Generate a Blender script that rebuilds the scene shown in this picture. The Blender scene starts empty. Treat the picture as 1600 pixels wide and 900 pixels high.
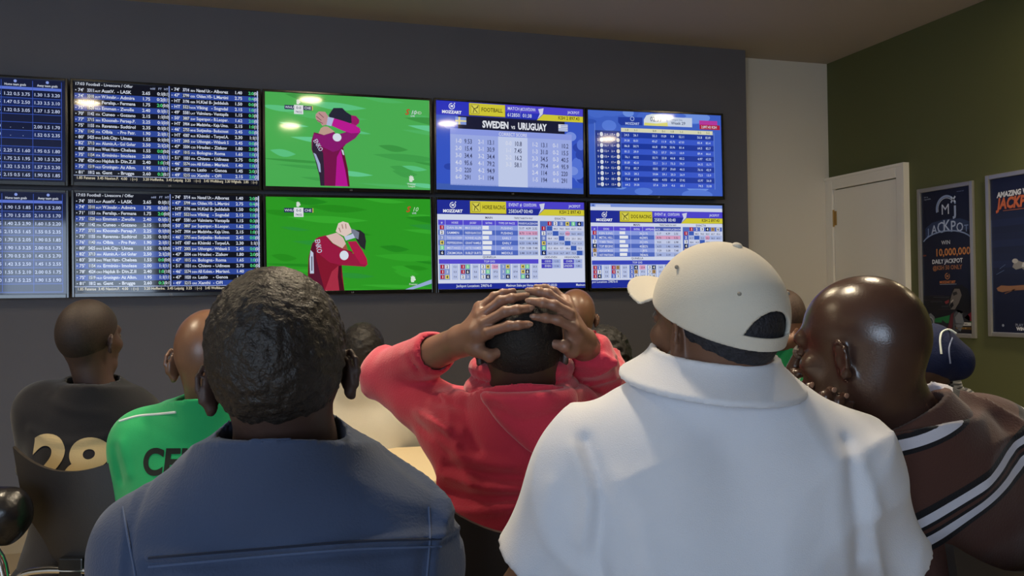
import bpy, bmesh, math, random
import numpy as np
from mathutils import Vector, Matrix
from mathutils.bvhtree import BVHTree

# ------------------------------------------------------------------ camera, world, exposure
CAMZ = 1.30
F_PX, YAW, PITCH, ROLL = 1376.95, .3033, .0121, .0144
cy_, sy_ = math.cos(YAW), math.sin(YAW)
cp_, sp_ = math.cos(PITCH), math.sin(PITCH)
cr_, sr_ = math.cos(ROLL), math.sin(ROLL)
SC = bpy.context.scene
cam = bpy.data.objects.new('camera', bpy.data.cameras.new('camera'))
SC.collection.objects.link(cam)
SC.camera = cam
cam.data.sensor_width = 36.0
cam.data.lens = 36.0 * F_PX / 1600.0
cam.data.clip_start = .02
_f = Vector((sy_ * cp_, cy_ * cp_, sp_)); _r0 = Vector((cy_, -sy_, 0)); _u0 = _r0.cross(_f)
_r = _r0 * cr_ - _u0 * sr_; _u = _u0 * cr_ + _r0 * sr_
cam.matrix_world = Matrix(((_r.x, _u.x, -_f.x, 0), (_r.y, _u.y, -_f.y, 0), (_r.z, _u.z, -_f.z, CAMZ), (0, 0, 0, 1)))

w = bpy.data.worlds.new('world'); SC.world = w; w.use_nodes = True
w.node_tree.nodes['Background'].inputs[0].default_value = (.62, .78, 1, 1)
w.node_tree.nodes['Background'].inputs[1].default_value = 9.0
SC.view_settings.view_transform = 'Standard'
SC.view_settings.look = 'None'
SC.view_settings.exposure = 0.0
SC.view_settings.gamma = 1.0
SC.view_settings.use_curve_mapping = False
# daylight comes in through the shop window behind the viewer (opening in wall_back); the portal only guides sampling
pl = bpy.data.lights.new('window_portal', 'AREA'); pl.shape = 'RECTANGLE'; pl.size = 3.0; pl.size_y = 1.9
pl.cycles.is_portal = True
po = bpy.data.objects.new('window_portal', pl); SC.collection.objects.link(po)
po.location = (-2.55, -3.12, 1.55); po.rotation_euler = (math.radians(90), 0, 0)
LAMP_W = 96.0
SCREEN = 0.82

def at(u, v, d):
    """point of the room seen at photo pixel (u, v) at distance d along the view axis"""
    a, b = u - 800.0, 450.0 - v
    X = (cr_ * a + sr_ * b) / F_PX; Y = (-sr_ * a + cr_ * b) / F_PX
    dd = cp_ - sp_ * Y; z = sp_ + cp_ * Y
    return np.array([(cy_ * X + sy_ * dd) * d, (-sy_ * X + cy_ * dd) * d, CAMZ + z * d])

CF = np.array([sy_, cy_, 0.0]); CR = np.array([cy_, -sy_, 0.0]); UP = np.array([0, 0, 1.0])
def unit(v):
    v = np.asarray(v, float); return v / (np.linalg.norm(v) + 1e-12)
def V(*a): return np.array(a, float)

# ------------------------------------------------------------------ objects and materials
def srgb(h):
    h = h.lstrip('#'); o = []
    for i in (0, 2, 4):
        c = int(h[i:i + 2], 16) / 255
        o.append(c / 12.92 if c <= .04045 else ((c + .055) / 1.055) ** 2.4)
    return (*o, 1)

def tag(o, label=None, cat=None, group=None, kind=None):
    if label: o['label'] = label
    if cat: o['category'] = cat
    if group: o['group'] = group
    if kind: o['kind'] = kind
    return o

def link(name, me, parent=None, loc=(0, 0, 0)):
    o = bpy.data.objects.new(name, me); SC.collection.objects.link(o)
    if parent is not None: o.parent = parent
    o.location = loc
    return o

def empty(name, loc, label=None, cat=None, group=None, rz=0):
    o = bpy.data.objects.new(name, None); SC.collection.objects.link(o)
    o.empty_display_size = .1; o.location = loc; o.rotation_euler.z = rz
    return tag(o, label, cat, group)

def mat(name, col, rough=.6, metal=0, bump=0, bscale=200, var=0, vscale=8, spec=.5, sheen=0, coat=0, emis=None, estr=0, stretch=None):
    m = bpy.data.materials.new(name); m.use_nodes = True
    nt = m.node_tree; b = nt.nodes['Principled BSDF']
    c = srgb(col) if isinstance(col, str) else col
    b.inputs['Base Color'].default_value = c
    b.inputs['Roughness'].default_value = rough
    b.inputs['Metallic'].default_value = metal
    b.inputs['Specular IOR Level'].default_value = spec
    if sheen: b.inputs['Sheen Weight'].default_value = sheen
    if coat: b.inputs['Coat Weight'].default_value = coat; b.inputs['Coat Roughness'].default_value = .08
    if emis is not None:
        b.inputs['Emission Color'].default_value = srgb(emis) if isinstance(emis, str) else emis
        b.inputs['Emission Strength'].default_value = estr
    tc = nt.nodes.new('ShaderNodeTexCoord'); src = tc.outputs['Object']
    if stretch:
        mp = nt.nodes.new('ShaderNodeMapping'); mp.inputs['Scale'].default_value = stretch
        nt.links.new(src, mp.inputs[0]); src = mp.outputs[0]
    if var:
        n = nt.nodes.new('ShaderNodeTexNoise'); n.inputs['Scale'].default_value = vscale; n.inputs['Detail'].default_value = 4
        nt.links.new(src, n.inputs[0])
        r = nt.nodes.new('ShaderNodeMapRange'); r.inputs[1].default_value = .3; r.inputs[2].default_value = .7
        r.inputs[3].default_value = 1 - var; r.inputs[4].default_value = 1 + var
        nt.links.new(n.outputs[0], r.inputs[0])
        mx = nt.nodes.new('ShaderNodeVectorMath'); mx.operation = 'SCALE'; mx.inputs[0].default_value = c[:3]
        nt.links.new(r.outputs[0], mx.inputs['Scale']); nt.links.new(mx.outputs[0], b.inputs['Base Color'])
    if bump:
        n = nt.nodes.new('ShaderNodeTexNoise'); n.inputs['Scale'].default_value = bscale; n.inputs['Detail'].default_value = 3
        nt.links.new(src, n.inputs[0])
        bp = nt.nodes.new('ShaderNodeBump'); bp.inputs['Strength'].default_value = bump; bp.inputs['Distance'].default_value = .002
        nt.links.new(n.outputs[0], bp.inputs['Height']); nt.links.new(bp.outputs[0], b.inputs['Normal'])
    return m

def mesh_np(name, verts, faces, mats, midx=None, smooth=True):
    """faces: (n,4) or (n,3) int array"""
    me = bpy.data.meshes.new(name)
    verts = np.asarray(verts, np.float32); faces = np.asarray(faces, np.int32)
    n, k = faces.shape
    me.vertices.add(len(verts)); me.vertices.foreach_set('co', verts.ravel())
    me.loops.add(n * k); me.loops.foreach_set('vertex_index', faces.ravel())
    me.polygons.add(n); me.polygons.foreach_set('loop_start', np.arange(0, n * k, k, dtype=np.int32))
    if midx is not None: me.polygons.foreach_set('material_index', np.asarray(midx, np.int32))
    me.polygons.foreach_set('use_smooth', np.full(n, smooth))
    for m in (mats if isinstance(mats, (list, tuple)) else [mats]): me.materials.append(m)
    me.update(calc_edges=True); me.validate()
    return me

class MB:
    """collects boxes, prisms and tubes into one mesh"""
    def __init__(s): s.v = []; s.f = []; s.m = []
    def add(s, vs, fs, mi=0):
        o = len(s.v); s.v += [tuple(map(float, p)) for p in vs]
        for f in fs: s.f.append([i + o for i in f]); s.m.append(mi)
    def box(s, a, b, mi=0, bev=0):
        if bev:
            bm = bmesh.new(); bmesh.ops.create_cube(bm, size=1)
            for v in bm.verts:
                v.co = Vector([(a[i] + b[i]) / 2 + v.co[i] * (b[i] - a[i]) for i in range(3)])
            bmesh.ops.bevel(bm, geom=bm.edges[:], offset=bev, segments=2, profile=.6, affect='EDGES')
            bm.verts.index_update()
            s.add([v.co[:] for v in bm.verts], [[v.index for v in f.verts] for f in bm.faces], mi); bm.free(); return
        x0, y0, z0 = a; x1, y1, z1 = b
        s.add([(x0, y0, z0), (x1, y0, z0), (x1, y1, z0), (x0, y1, z0), (x0, y0, z1), (x1, y0, z1), (x1, y1, z1), (x0, y1, z1)],
              [(0, 3, 2, 1), (4, 5, 6, 7), (0, 1, 5, 4), (1, 2, 6, 5), (2, 3, 7, 6), (3, 0, 4, 7)], mi)
    def tube(s, pts, r, seg=10, mi=0, closed=False, cap=True):
        P = [np.array(p, float) for p in pts]; n = len(P); rings = []
        rr = r if hasattr(r, '__len__') else [r] * n
        prev = None
        for i in range(n):
            a = P[i - 1] if (i > 0 or closed) else P[i]; b = P[(i + 1) % n] if (i < n - 1 or closed) else P[i]
            t = unit(b - a)
            if prev is None: x = unit(np.cross(t, V(0, 0, 1) if abs(t[2]) < .9 else V(1, 0, 0)))
            else: x = unit(prev - t * np.dot(prev, t))
            prev = x; y = np.cross(t, x)
            rings.append([P[i] + rr[i] * (math.cos(q) * x + math.sin(q) * y) for q in np.arange(seg) * 2 * math.pi / seg])
        vs = [p for r_ in rings for p in r_]; fs = []
        for i in range(n if closed else n - 1):
            j = (i + 1) % n
            for k in range(seg):
                k2 = (k + 1) % seg; fs.append((i * seg + k, i * seg + k2, j * seg + k2, j * seg + k))
        if cap and not closed: fs += [tuple(range(seg))[::-1], tuple((n - 1) * seg + k for k in range(seg))]
        s.add(vs, fs, mi)
    def lathe(s, prof, c=(0, 0, 0), seg=32, mi=0):
        vs = []; fs = []
        for (r, z) in prof:
            for k in range(seg):
                q = 2 * math.pi * k / seg; vs.append((c[0] + r * math.cos(q), c[1] + r * math.sin(q), c[2] + z))
        for i in range(len(prof) - 1):
            for k in range(seg):
                k2 = (k + 1) % seg; fs.append((i * seg + k, i * seg + k2, (i + 1) * seg + k2, (i + 1) * seg + k))
        s.add(vs, fs, mi)
    def build(s, name, mats, parent=None, loc=(0, 0, 0), smooth=False, off=None):
        me = bpy.data.meshes.new(name)
        vs = s.v if off is None else [tuple(np.array(p) - off) for p in s.v]
        me.from_pydata(vs, [], s.f); me.validate()
        for m in (mats if isinstance(mats, (list, tuple)) else [mats]): me.materials.append(m)
        for p, i in zip(me.polygons, s.m): p.material_index = i; p.use_smooth = smooth
        if smooth:
            bm = bmesh.new(); bm.from_mesh(me)
            for e in bm.edges:
                if len(e.link_faces) == 2 and e.calc_face_angle(0) > .7: e.smooth = False
            bm.to_mesh(me); bm.free()
        me.update()
        return link(name, me, parent, loc)

def bez(pts, n=8):
    """Catmull-Rom through pts"""
    P = [np.array(p, float) for p in pts]; P = [2 * P[0] - P[1]] + P + [2 * P[-1] - P[-2]]; out = []
    for i in range(1, len(P) - 2):
        for k in range(n):
            t = k / n
            out.append(.5 * ((2 * P[i]) + (-P[i - 1] + P[i + 1]) * t + (2 * P[i - 1] - 5 * P[i] + 4 * P[i + 1] - P[i + 2]) * t * t + (-P[i - 1] + 3 * P[i] - 3 * P[i + 1] + P[i + 2]) * t ** 3))
    out.append(P[-2]); return out

# ------------------------------------------------------------------ flat graphics (screens, posters, prints)
_tc = {}
def text_geo(s, bold=0.0, shear=0.0, res=2):
    k = (s, bold, shear, res)
    if k in _tc: return _tc[k]
    cu = bpy.data.curves.new('t', 'FONT'); cu.body = s; cu.resolution_u = res; cu.offset = bold; cu.shear = shear
    cu.fill_mode = 'FRONT'
    o = bpy.data.objects.new('t', cu); me = o.to_mesh()
    vs = np.array([v.co[:2] for v in me.vertices]) if len(me.vertices) else np.zeros((0, 2))
    fs = [list(p.vertices) for p in me.polygons]
    o.to_mesh_clear(); bpy.data.objects.remove(o); bpy.data.curves.remove(cu)
    _tc[k] = (vs, fs); return _tc[k]

class Flat:
    """flat artwork in units of u to the right and v down, turned into one mesh of thin layers"""
    def __init__(s): s.v = []; s.f = []; s.m = []; s.cols = []; s.layer = 0
    def ci(s, c):
        if c not in s.cols: s.cols.append(c)
        return s.cols.index(c)
    def poly(s, pts, c, L=None):
        o = len(s.v); L = s.layer if L is None else L
        s.v += [(p[0], p[1], L) for p in pts]; s.f.append([o + i for i in range(len(pts))]); s.m.append(s.ci(c))
    def rect(s, x0, y0, x1, y1, c, L=0): s.poly([(x0, y0), (x1, y0), (x1, y1), (x0, y1)], c, L)
    def disc(s, x, y, rx, ry, c, L=0, n=20, a0=0, a1=2 * math.pi):
        s.poly([(x + rx * math.cos(a0 + (a1 - a0) * k / n), y + ry * math.sin(a0 + (a1 - a0) * k / n)) for k in range(n)], c, L)
    def ring(s, x, y, r, w, c, L=0, n=20, a0=0, a1=2 * math.pi, asp=1):
        for k in range(n):
            p, q = a0 + (a1 - a0) * k / n, a0 + (a1 - a0) * (k + 1) / n
            s.poly([(x + (r - w) * math.cos(p), y + (r - w) * asp * math.sin(p)), (x + r * math.cos(p), y + r * asp * math.sin(p)),
                    (x + r * math.cos(q), y + r * asp * math.sin(q)), (x + (r - w) * math.cos(q), y + (r - w) * asp * math.sin(q))], c, L)
    def line(s, x0, y0, x1, y1, w, c, L=0):
        d = unit((x1 - x0, y1 - y0)) * w / 2; n = (-d[1], d[0])
        s.poly([(x0 + n[0], y0 + n[1]), (x1 + n[0], y1 + n[1]), (x1 - n[0], y1 - n[1]), (x0 - n[0], y0 - n[1])], c, L)
    def text(s, t, x, y, h, c, L=3, align='l', sx=1.0, bold=.012, shear=0, rot=0, maxw=None):
        """y is the baseline; h the capital height"""
        vs, fs = text_geo(t, bold, shear)
        if not len(vs): return
        k = h / .69; w = vs[:, 0].max() * k * sx
        if maxw and w > maxw: sx *= maxw / w; w = maxw
        ox = {'l': 0, 'c': -w / 2, 'r': -w}[align]; o = len(s.v)
        cr, sr = math.cos(rot), math.sin(rot)
        for p in vs:
            a, b = ox + p[0] * k * sx, -p[1] * k
            s.v.append((x + a * cr - b * sr, y + a * sr + b * cr, L))
        mi = s.ci(c)
        for f in fs: s.f.append([o + i for i in f]); s.m.append(mi)
    def build(s, name, fmap, matof, parent=None, step=.0004):
        """fmap(u, v, h) -> 3-D point"""
        me = bpy.data.meshes.new(name)
        me.from_pydata([tuple(fmap(a, b, l * step)) for a, b, l in s.v], [], s.f)
        for c in s.cols: me.materials.append(matof(c))
        for p, i in zip(me.polygons, s.m): p.material_index = i
        me.validate(); me.update()
        return link(name, me, parent)

_scr = {}
def screen_mat(c, k=1.0):
    if (c, k) not in _scr:
        m = mat('screen_' + c.strip('#'), '#050608', .06, spec=.38, emis=c, estr=SCREEN * k)
        _scr[(c, k)] = m
    return _scr[(c, k)]
_pap = {}
def paper_mat(c):
    if c not in _pap: _pap[c] = mat('print_' + c.strip('#'), c, .35, spec=.4)
    return _pap[c]

# ------------------------------------------------------------------ smooth solids -> one surface
_rng = np.random.RandomState(4); _lat = _rng.rand(32, 32, 32).astype(np.float32)
def noise(P, s):
    q = P * s; i = np.floor(q).astype(np.int32); f = (q - i); f = f * f * (3 - 2 * f); i &= 31; j = (i + 1) & 31
    x, y, z = f[:, 0], f[:, 1], f[:, 2]
    L = _lat
    a = L[i[:, 0], i[:, 1], i[:, 2]] * (1 - x) + L[j[:, 0], i[:, 1], i[:, 2]] * x
    b = L[i[:, 0], j[:, 1], i[:, 2]] * (1 - x) + L[j[:, 0], j[:, 1], i[:, 2]] * x
    c = L[i[:, 0], i[:, 1], j[:, 2]] * (1 - x) + L[j[:, 0], i[:, 1], j[:, 2]] * x
    d = L[i[:, 0], j[:, 1], j[:, 2]] * (1 - x) + L[j[:, 0], j[:, 1], j[:, 2]] * x
    return ((a * (1 - y) + b * y) * (1 - z) + (c * (1 - y) + d * y) * z) * 2 - 1

def cone_d(P, a, b, ra, rb):
    a = np.asarray(a, np.float32); ab = np.asarray(b, np.float32) - a; L2 = float(ab @ ab) + 1e-9
    t = np.clip((P - a) @ ab / L2, 0, 1)
    return np.linalg.norm(P - a - t[:, None] * ab, axis=1) - (ra + (rb - ra) * t)
def ell_d(P, c, r, M):
    q = (P - np.asarray(c, np.float32)) @ np.asarray(M, np.float32); r = np.asarray(r, np.float32)
    k0 = np.linalg.norm(q / r, axis=1); k1 = np.linalg.norm(q / (r * r), axis=1) + 1e-9
    return k0 * (k0 - 1) / k1
def smin(a, b, k):
    if k <= 0: return np.minimum(a, b)
    h = np.maximum(k - np.abs(a - b), 0) / k
    return np.minimum(a, b) - h * h * k * .25
I3 = np.eye(3)
class S:
    def __init__(s): s.ops = []; s.lo = np.full(3, 9e9); s.hi = -s.lo
    def _bb(s, *ps, r=0):
        for p in ps: s.lo = np.minimum(s.lo, np.asarray(p) - r); s.hi = np.maximum(s.hi, np.asarray(p) + r)
    def cone(s, a, b, ra, rb=None, k=.02):
        rb = ra if rb is None else rb; s._bb(a, b, r=max(ra, rb)); s.ops.append(('u', lambda P: cone_d(P, a, b, ra, rb), k)); return s
    def sleeve(s, a, b, ra, rb, k=.02, ext=0.0):
        """cone with a flat cut at b"""
        n = unit(np.asarray(b) - np.asarray(a)).astype(np.float32); s._bb(a, b, r=max(ra, rb))
        s.ops.append(('u', lambda P: np.maximum(cone_d(P, a, np.asarray(b) + n * .02, ra, rb), (P - np.asarray(b, np.float32)) @ n), k)); return s
    def ell(s, c, r, M=I3, k=.02):
        s._bb(c, r=max(r)); s.ops.append(('u', lambda P: ell_d(P, c, r, M), k)); return s
    def sub(s, f, k=.01): s.ops.append(('s', f, k)); return s
    def subcone(s, a, b, ra, rb=None, k=.008):
        rb = ra if rb is None else rb; return s.sub(lambda P: cone_d(P, a, b, ra, rb), k)
    def subell(s, c, r, M=I3, k=.008): return s.sub(lambda P: ell_d(P, c, r, M), k)
    def plane(s, p, n, k=.004):
        """keep the side the normal points away from"""
        p = np.asarray(p, np.float32); n = unit(n).astype(np.float32); return s.sub(lambda P: -((P - p) @ n), k)
    def disp(s, f): s.ops.append(('d', f, 0)); return s
    def folds(s, fl):
        """fl: list of (a, b, width, height): ridges (+) and creases (-)"""
        for a, b, wd, h in fl:
            s.ops.append(('d', lambda P, a=a, b=b, wd=wd, h=h: -h * np.exp(-(cone_d(P, a, b, 0, 0) / wd) ** 2), 0))
        return s
    def __call__(s, P):
        d = None
        for op, f, k in s.ops:
            if op == 'd': d = d + f(P); continue
            e = f(P)
            if op == 'u': d = e if d is None else smin(d, e, k)
            else: d = -smin(-d, e, k)
        return d
    def mesh(s, vox, pad=.02, lo=None, hi=None):
        lo = (s.lo - pad) if lo is None else np.array(lo, float); hi = (s.hi + pad) if hi is None else np.array(hi, float)
        B = 4; n = (np.ceil((hi - lo) / vox / B).astype(int) + 1); N = n * B
        g = [lo[i] + (np.arange(n[i]) + .5) * B * vox - .5 * vox for i in range(3)]
        C = np.stack(np.meshgrid(*g, indexing='ij'), -1).reshape(-1, 3).astype(np.float32)
        c = np.concatenate([s(C[i:i + 200000]) for i in range(0, len(C), 200000)])
        act = np.abs(c) < vox * B * 1.35 + .012
        D = np.repeat(np.repeat(np.repeat(c.reshape(n), B, 0), B, 1), B, 2).astype(np.float32)
        idx = np.argwhere(act.reshape(n))
        o = np.stack(np.meshgrid(*[np.arange(B)] * 3, indexing='ij'), -1).reshape(-1, 3)
        Q = (idx[:, None, :] * B + o[None]).reshape(-1, 3)
        P = (lo + Q * vox).astype(np.float32)
        for i in range(0, len(P), 300000):
            q = Q[i:i + 300000]; D[q[:, 0], q[:, 1], q[:, 2]] = s(P[i:i + 300000])
        D[0] = D[-1] = 1; D[:, 0] = D[:, -1] = 1; D[:, :, 0] = D[:, :, -1] = 1
        return nets(D, lo, vox)

def nets(D, lo, vox):
    ins = D < 0; sh = D.shape
    cnt = np.zeros([x - 1 for x in sh], np.int8); acc = np.zeros([x - 1 for x in sh] + [3], np.float32); num = np.zeros([x - 1 for x in sh], np.float32)
    for dx in (0, 1):
        for dy in (0, 1):
            for dz in (0, 1): cnt += ins[dx:sh[0] - 1 + dx, dy:sh[1] - 1 + dy, dz:sh[2] - 1 + dz]
    act = (cnt > 0) & (cnt < 8); A = np.argwhere(act); vid = np.full(act.shape, -1, np.int32); vid[act] = np.arange(len(A))
    pos = np.zeros((len(A), 3), np.float32); k = np.zeros(len(A), np.float32)
    cor = [(a, b, c) for a in (0, 1) for b in (0, 1) for c in (0, 1)]
    val = {c: D[A[:, 0] + c[0], A[:, 1] + c[1], A[:, 2] + c[2]] for c in cor}
    for c in cor:
        for ax in range(3):
            if c[ax]: continue
            e = list(c); e[ax] = 1; e = tuple(e); a, b = val[c], val[e]; m = (a < 0) != (b < 0)
            t = np.where(m, a / np.where(a - b == 0, 1, a - b), 0); p = np.tile(np.array(c, np.float32), (len(A), 1)); p[:, ax] = t
            pos += p * m[:, None]; k += m
    verts = lo + (A + pos / np.maximum(k, 1)[:, None]) * vox
    F = []
    for ax in range(3):
        u, v = (ax + 1) % 3, (ax + 2) % 3
        a = np.take(ins, range(sh[ax] - 1), ax); b = np.take(ins, range(1, sh[ax]), ax); E = np.argwhere(a != b)
        E = E[(E[:, u] > 0) & (E[:, v] > 0) & (E[:, u] < sh[u] - 1) & (E[:, v] < sh[v] - 1)]
        du = np.zeros(3, int); du[u] = 1; dv = np.zeros(3, int); dv[v] = 1
        g = lambda q: vid[q[:, 0], q[:, 1], q[:, 2]]
        q = np.stack([g(E), g(E - du), g(E - du - dv), g(E - dv)], 1)
        fl = ~a[E[:, 0], E[:, 1], E[:, 2]]; q[fl] = q[fl][:, ::-1]; F.append(q)
    F = np.concatenate(F); F = F[(F >= 0).all(1)]
    return verts, F[:, ::-1] if False else F

def relax(v, f, it=3, lam=.5):
    e = np.concatenate([f[:, [0, 1]], f[:, [1, 2]], f[:, [2, 3]], f[:, [3, 0]]]); a, b = e[:, 0], e[:, 1]; n = len(v)
    deg = np.bincount(a, minlength=n) + np.bincount(b, minlength=n); deg = np.maximum(deg, 1)
    v = v.astype(np.float64)
    for _ in range(it):
        for l_ in (lam, -lam * 1.04):
            s_ = np.stack([np.bincount(a, v[b, k], n) + np.bincount(b, v[a, k], n) for k in range(3)], 1) / deg[:, None]
            v = v + l_ * (s_ - v)
    return v.astype(np.float32)
def join_np(*vf):
    V_, F_, o = [], [], 0
    for v, f in vf: V_.append(v); F_.append(f + o); o += len(v)
    return np.concatenate(V_), np.concatenate(F_)
# ------------------------------------------------------------------ people
def frame(yaw, pitch=0, roll=0):
    """columns right, forward, up; yaw turns left from the viewing direction, pitch looks up, roll leans to the right"""
    a = math.radians(yaw); F = CF * math.cos(a) - CR * math.sin(a); R = CR * math.cos(a) + CF * math.sin(a)
    p = math.radians(pitch); F2 = F * math.cos(p) + UP * math.sin(p); U2 = UP * math.cos(p) - F * math.sin(p)
    q = math.radians(roll); R2 = R * math.cos(q) - U2 * math.sin(q); U3 = U2 * math.cos(q) + R * math.sin(q)
    return np.stack([R2, F2, U3], 1)

HY = np.array([-.12, -.085, -.04, -.015, .0, .02, .05, .09]); HZ = np.array([-.07, -.066, -.05, -.02, .005, .02, .045, .072])

def head_solid(o, M, s=1.0, ears=True, ear_flare=28, br=1.0, face=True, back=1.0, ear_s=1.0):
    L = lambda x, y, z: o + M @ (V(x, y, z) * s)
    h = S()
    h.ell(L(0, -.012, .036), V(.073 * br, .096, .085) * s, M, 0)
    h.ell(L(0, -.043 * back, .012), V(.057 * br, .056, .060) * s, M, .022)
    h.ell(L(0, .03, -.035), V(.053 * br, .060, .062) * s, M, .022)
    if face:
        h.cone(L(-.03, .045, -.075), L(-.006, .076, -.094), .022 * s, .017 * s, .02)
        h.cone(L(.03, .045, -.075), L(.006, .076, -.094), .022 * s, .017 * s, .02)
        h.ell(L(.043, .056, -.014), V(.018, .02, .016) * s, M, .03); h.ell(L(-.043, .056, -.014), V(.018, .02, .016) * s, M, .02)
        h.cone(L(-.036, .076, .028), L(.036, .076, .028), .011 * s, .011 * s, .018)
        h.subell(L(.031, .098, .008), V(.019, .018, .012) * s, M, .012); h.subell(L(-.031, .098, .008), V(.019, .018, .012) * s, M, .012)
        h.ell(L(.031, .079, .008), V(.012, .012, .009) * s, M, .003); h.ell(L(-.031, .079, .008), V(.012, .012, .009) * s, M, .003)
        h.cone(L(0, .09, .02), L(0, .113, -.022), .007 * s, .012 * s, .012)
        h.ell(L(.012, .1, -.028), V(.009, .011, .008) * s, M, .005); h.ell(L(-.012, .1, -.028), V(.009, .011, .008) * s, M, .005)
        h.cone(L(-.02, .09, -.05), L(.02, .09, -.05), .008 * s, .008 * s, .008)
        h.cone(L(-.017, .089, -.063), L(.017, .089, -.063), .009 * s, .009 * s, .006)
        h.subcone(L(-.024, .101, -.0565), L(.024, .101, -.0565), .0025 * s, None, .004)
    if ears: ears_on(h, o, M, s, ear_flare, br, ear_s)
    return h

def ears_on(h, o, M, s, flare, br, es=1.0):
    L = lambda x, y, z: o + M @ (V(x, y, z) * s)
    for sg in (-1, 1):
        q = math.radians(flare) * sg
        rz = np.array([[math.cos(q), -math.sin(q), 0], [math.sin(q), math.cos(q), 0], [0, 0, 1]])
        q2 = math.radians(-9); rx = np.array([[1, 0, 0], [0, math.cos(q2), -math.sin(q2)], [0, math.sin(q2), math.cos(q2)]])
        # ear disc: local x = thickness, y = width, z = height; the rear edge stands off the head
        rz = rz.T if False else rz
        E = M @ rz @ rx
        c = L(sg * (.0735 * br), -.010, -.004); x, y, z = E[:, 0] * sg, E[:, 1], E[:, 2]; k = s * es
        # base plate and raised helix
        h.ell(c + x * .002 * k, V(.0060, .0190, .0290) * k, E, .008)
        ring = [(.004, .012, .018), (.006, .004, .0305), (.009, -.010, .029), (.0105, -.019, .016), (.0105, -.019, -.0), (.008, -.013, -.017), (.004, -.002, -.027)]
        pts = [c + x * a * k + y * b * k + z * d * k for a, b, d in ring]
        for a, b in zip(pts[:-1], pts[1:]): h.cone(a, b, .0038 * k, .0038 * k, .003)
        h.cone(c + x * .002 * k - z * .027 * k, c + x * .005 * k - z * .031 * k + y * .002 * k, .0068 * k, .006 * k, .006)
        h.cone(c + x * .004 * k + y * .012 * k, c + x * .004 * k + y * .011 * k - z * .008 * k, .0045 * k, .004 * k, .004)
        h.subell(c + x * .0125 * k - z * .002 * k, V(.006, .0090, .014) * k, E, .005)

def hair_mesh(o, M, s, thick, br, vox, amp=.0, fs=300, back=1.0, lift=0.0, hy=HY, hz=HZ):
    base = head_solid(o, M, s, ears=False, br=br, face=False, back=back)
    Mi = M.astype(np.float32)
    def off(P):
        q = (P - o.astype(np.float32)) @ Mi / s
        return np.clip((q[:, 2] - lift - np.interp(q[:, 1], hy, hz)) * .35, -.01, thick)
    def f(P):
        t = off(P); d = base(P) - t
        if amp: d = d + amp * noise(P, fs) * (t > 0)
        return d
    h = S(); h.lo, h.hi = base.lo, base.hi; h.ops.append(('u', f, 0))
    v, fc = h.mesh(vox)
    keep = (off(v) > -.0012)[fc].all(1); fc = fc[keep]
    u, inv = np.unique(fc, return_inverse=True)
    return v[u], inv.reshape(-1, 4)

def limb(h, a, b, c, r, k=.02):
    h.cone(a, b, r[0], r[1], k); h.cone(b, c, r[1], r[2], k)

def hand_solid(wrist, palm_c, knuckles, fingers, thumb, r=.0085, palm_r=.017, nrm=None, fore=None, fr=.036, wr=.024):
    """fingers: four lists of joints starting at the knuckle (index .. little); thumb: base, joint, tip"""
    h = S()
    if fore is not None: h.cone(fore, wrist, fr, wr, 0)
    h.cone(wrist, palm_c, wr * .95, palm_r * 1.15, .015)
    for i, kn in enumerate(knuckles):
        h.cone(wrist + (palm_c - wrist) * .35, kn, palm_r * .85, r * 1.35, .016)
    for a, b in zip(knuckles[:-1], knuckles[1:]): h.cone(a, b, r * 1.25, r * 1.25, .008)
    h.cone(wrist, thumb[0], wr * .7, r * 1.6, .015)
    for i, fg in enumerate(fingers):
        q = r * (1.0, 1.06, 1.0, .86)[i]; g = S(); n = len(fg)
        for j in range(n - 1):
            g.cone(fg[j], fg[j + 1], q * (1.12 - .1 * j), q * (1.04 - .1 * j), .004)
        for j in range(1, n - 1): g.ell(fg[j], V(1, 1, 1) * q * (1.14 - .08 * j), I3, .004)
        h._bb(*fg, r=q * 1.3); h.ops.append(('u', g, .004))
    g = S(); g.cone(thumb[0], thumb[1], r * 1.6, r * 1.25, 0); g.cone(thumb[1], thumb[2], r * 1.22, r * 1.0, .004); g.ell(thumb[1], V(1, 1, 1) * r * 1.36, I3, .004)
    h._bb(*thumb, r=r * 2); h.ops.append(('u', g, .008))
    return h

def generic_hand(wrist, d, n, side, fore=None, curl=.5, s=1.0):
    """relaxed hand: d = direction of the fingers, n = back of the hand, side = direction of the thumb"""
    d, n = unit(d), unit(n); side = unit(side - d * np.dot(side, d)); n = unit(n - d * np.dot(n, d) - side * np.dot(n, side))
    kn, fg = [], []
    for i, (o, ln) in enumerate(((.027, .072), (.009, .08), (-.009, .074), (-.026, .058))):
        k = wrist + (d * (.088 - abs(o - .009) * .25) + side * o) * s; kn.append(k); p = k; a = 0; L = [k]
        for j, q in enumerate((.45, .3, .25)):
            a += curl * (.55, .8, .6)[j]; p = p + (d * math.cos(a) - n * math.sin(a)) * ln * q * s; L.append(p)
        fg.append(L)
    tb = wrist + (d * .035 + side * .028 - n * .008) * s; t1 = tb + (d * .03 + side * .02 - n * .012) * s; t2 = t1 + (d * .028 + side * .003 - n * .012) * s
    return hand_solid(wrist, wrist + d * .055 * s, kn, fg, [tb, t1, t2], r=.0085 * s, fore=fore, palm_r=.017 * s, wr=.024 * s)

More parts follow.
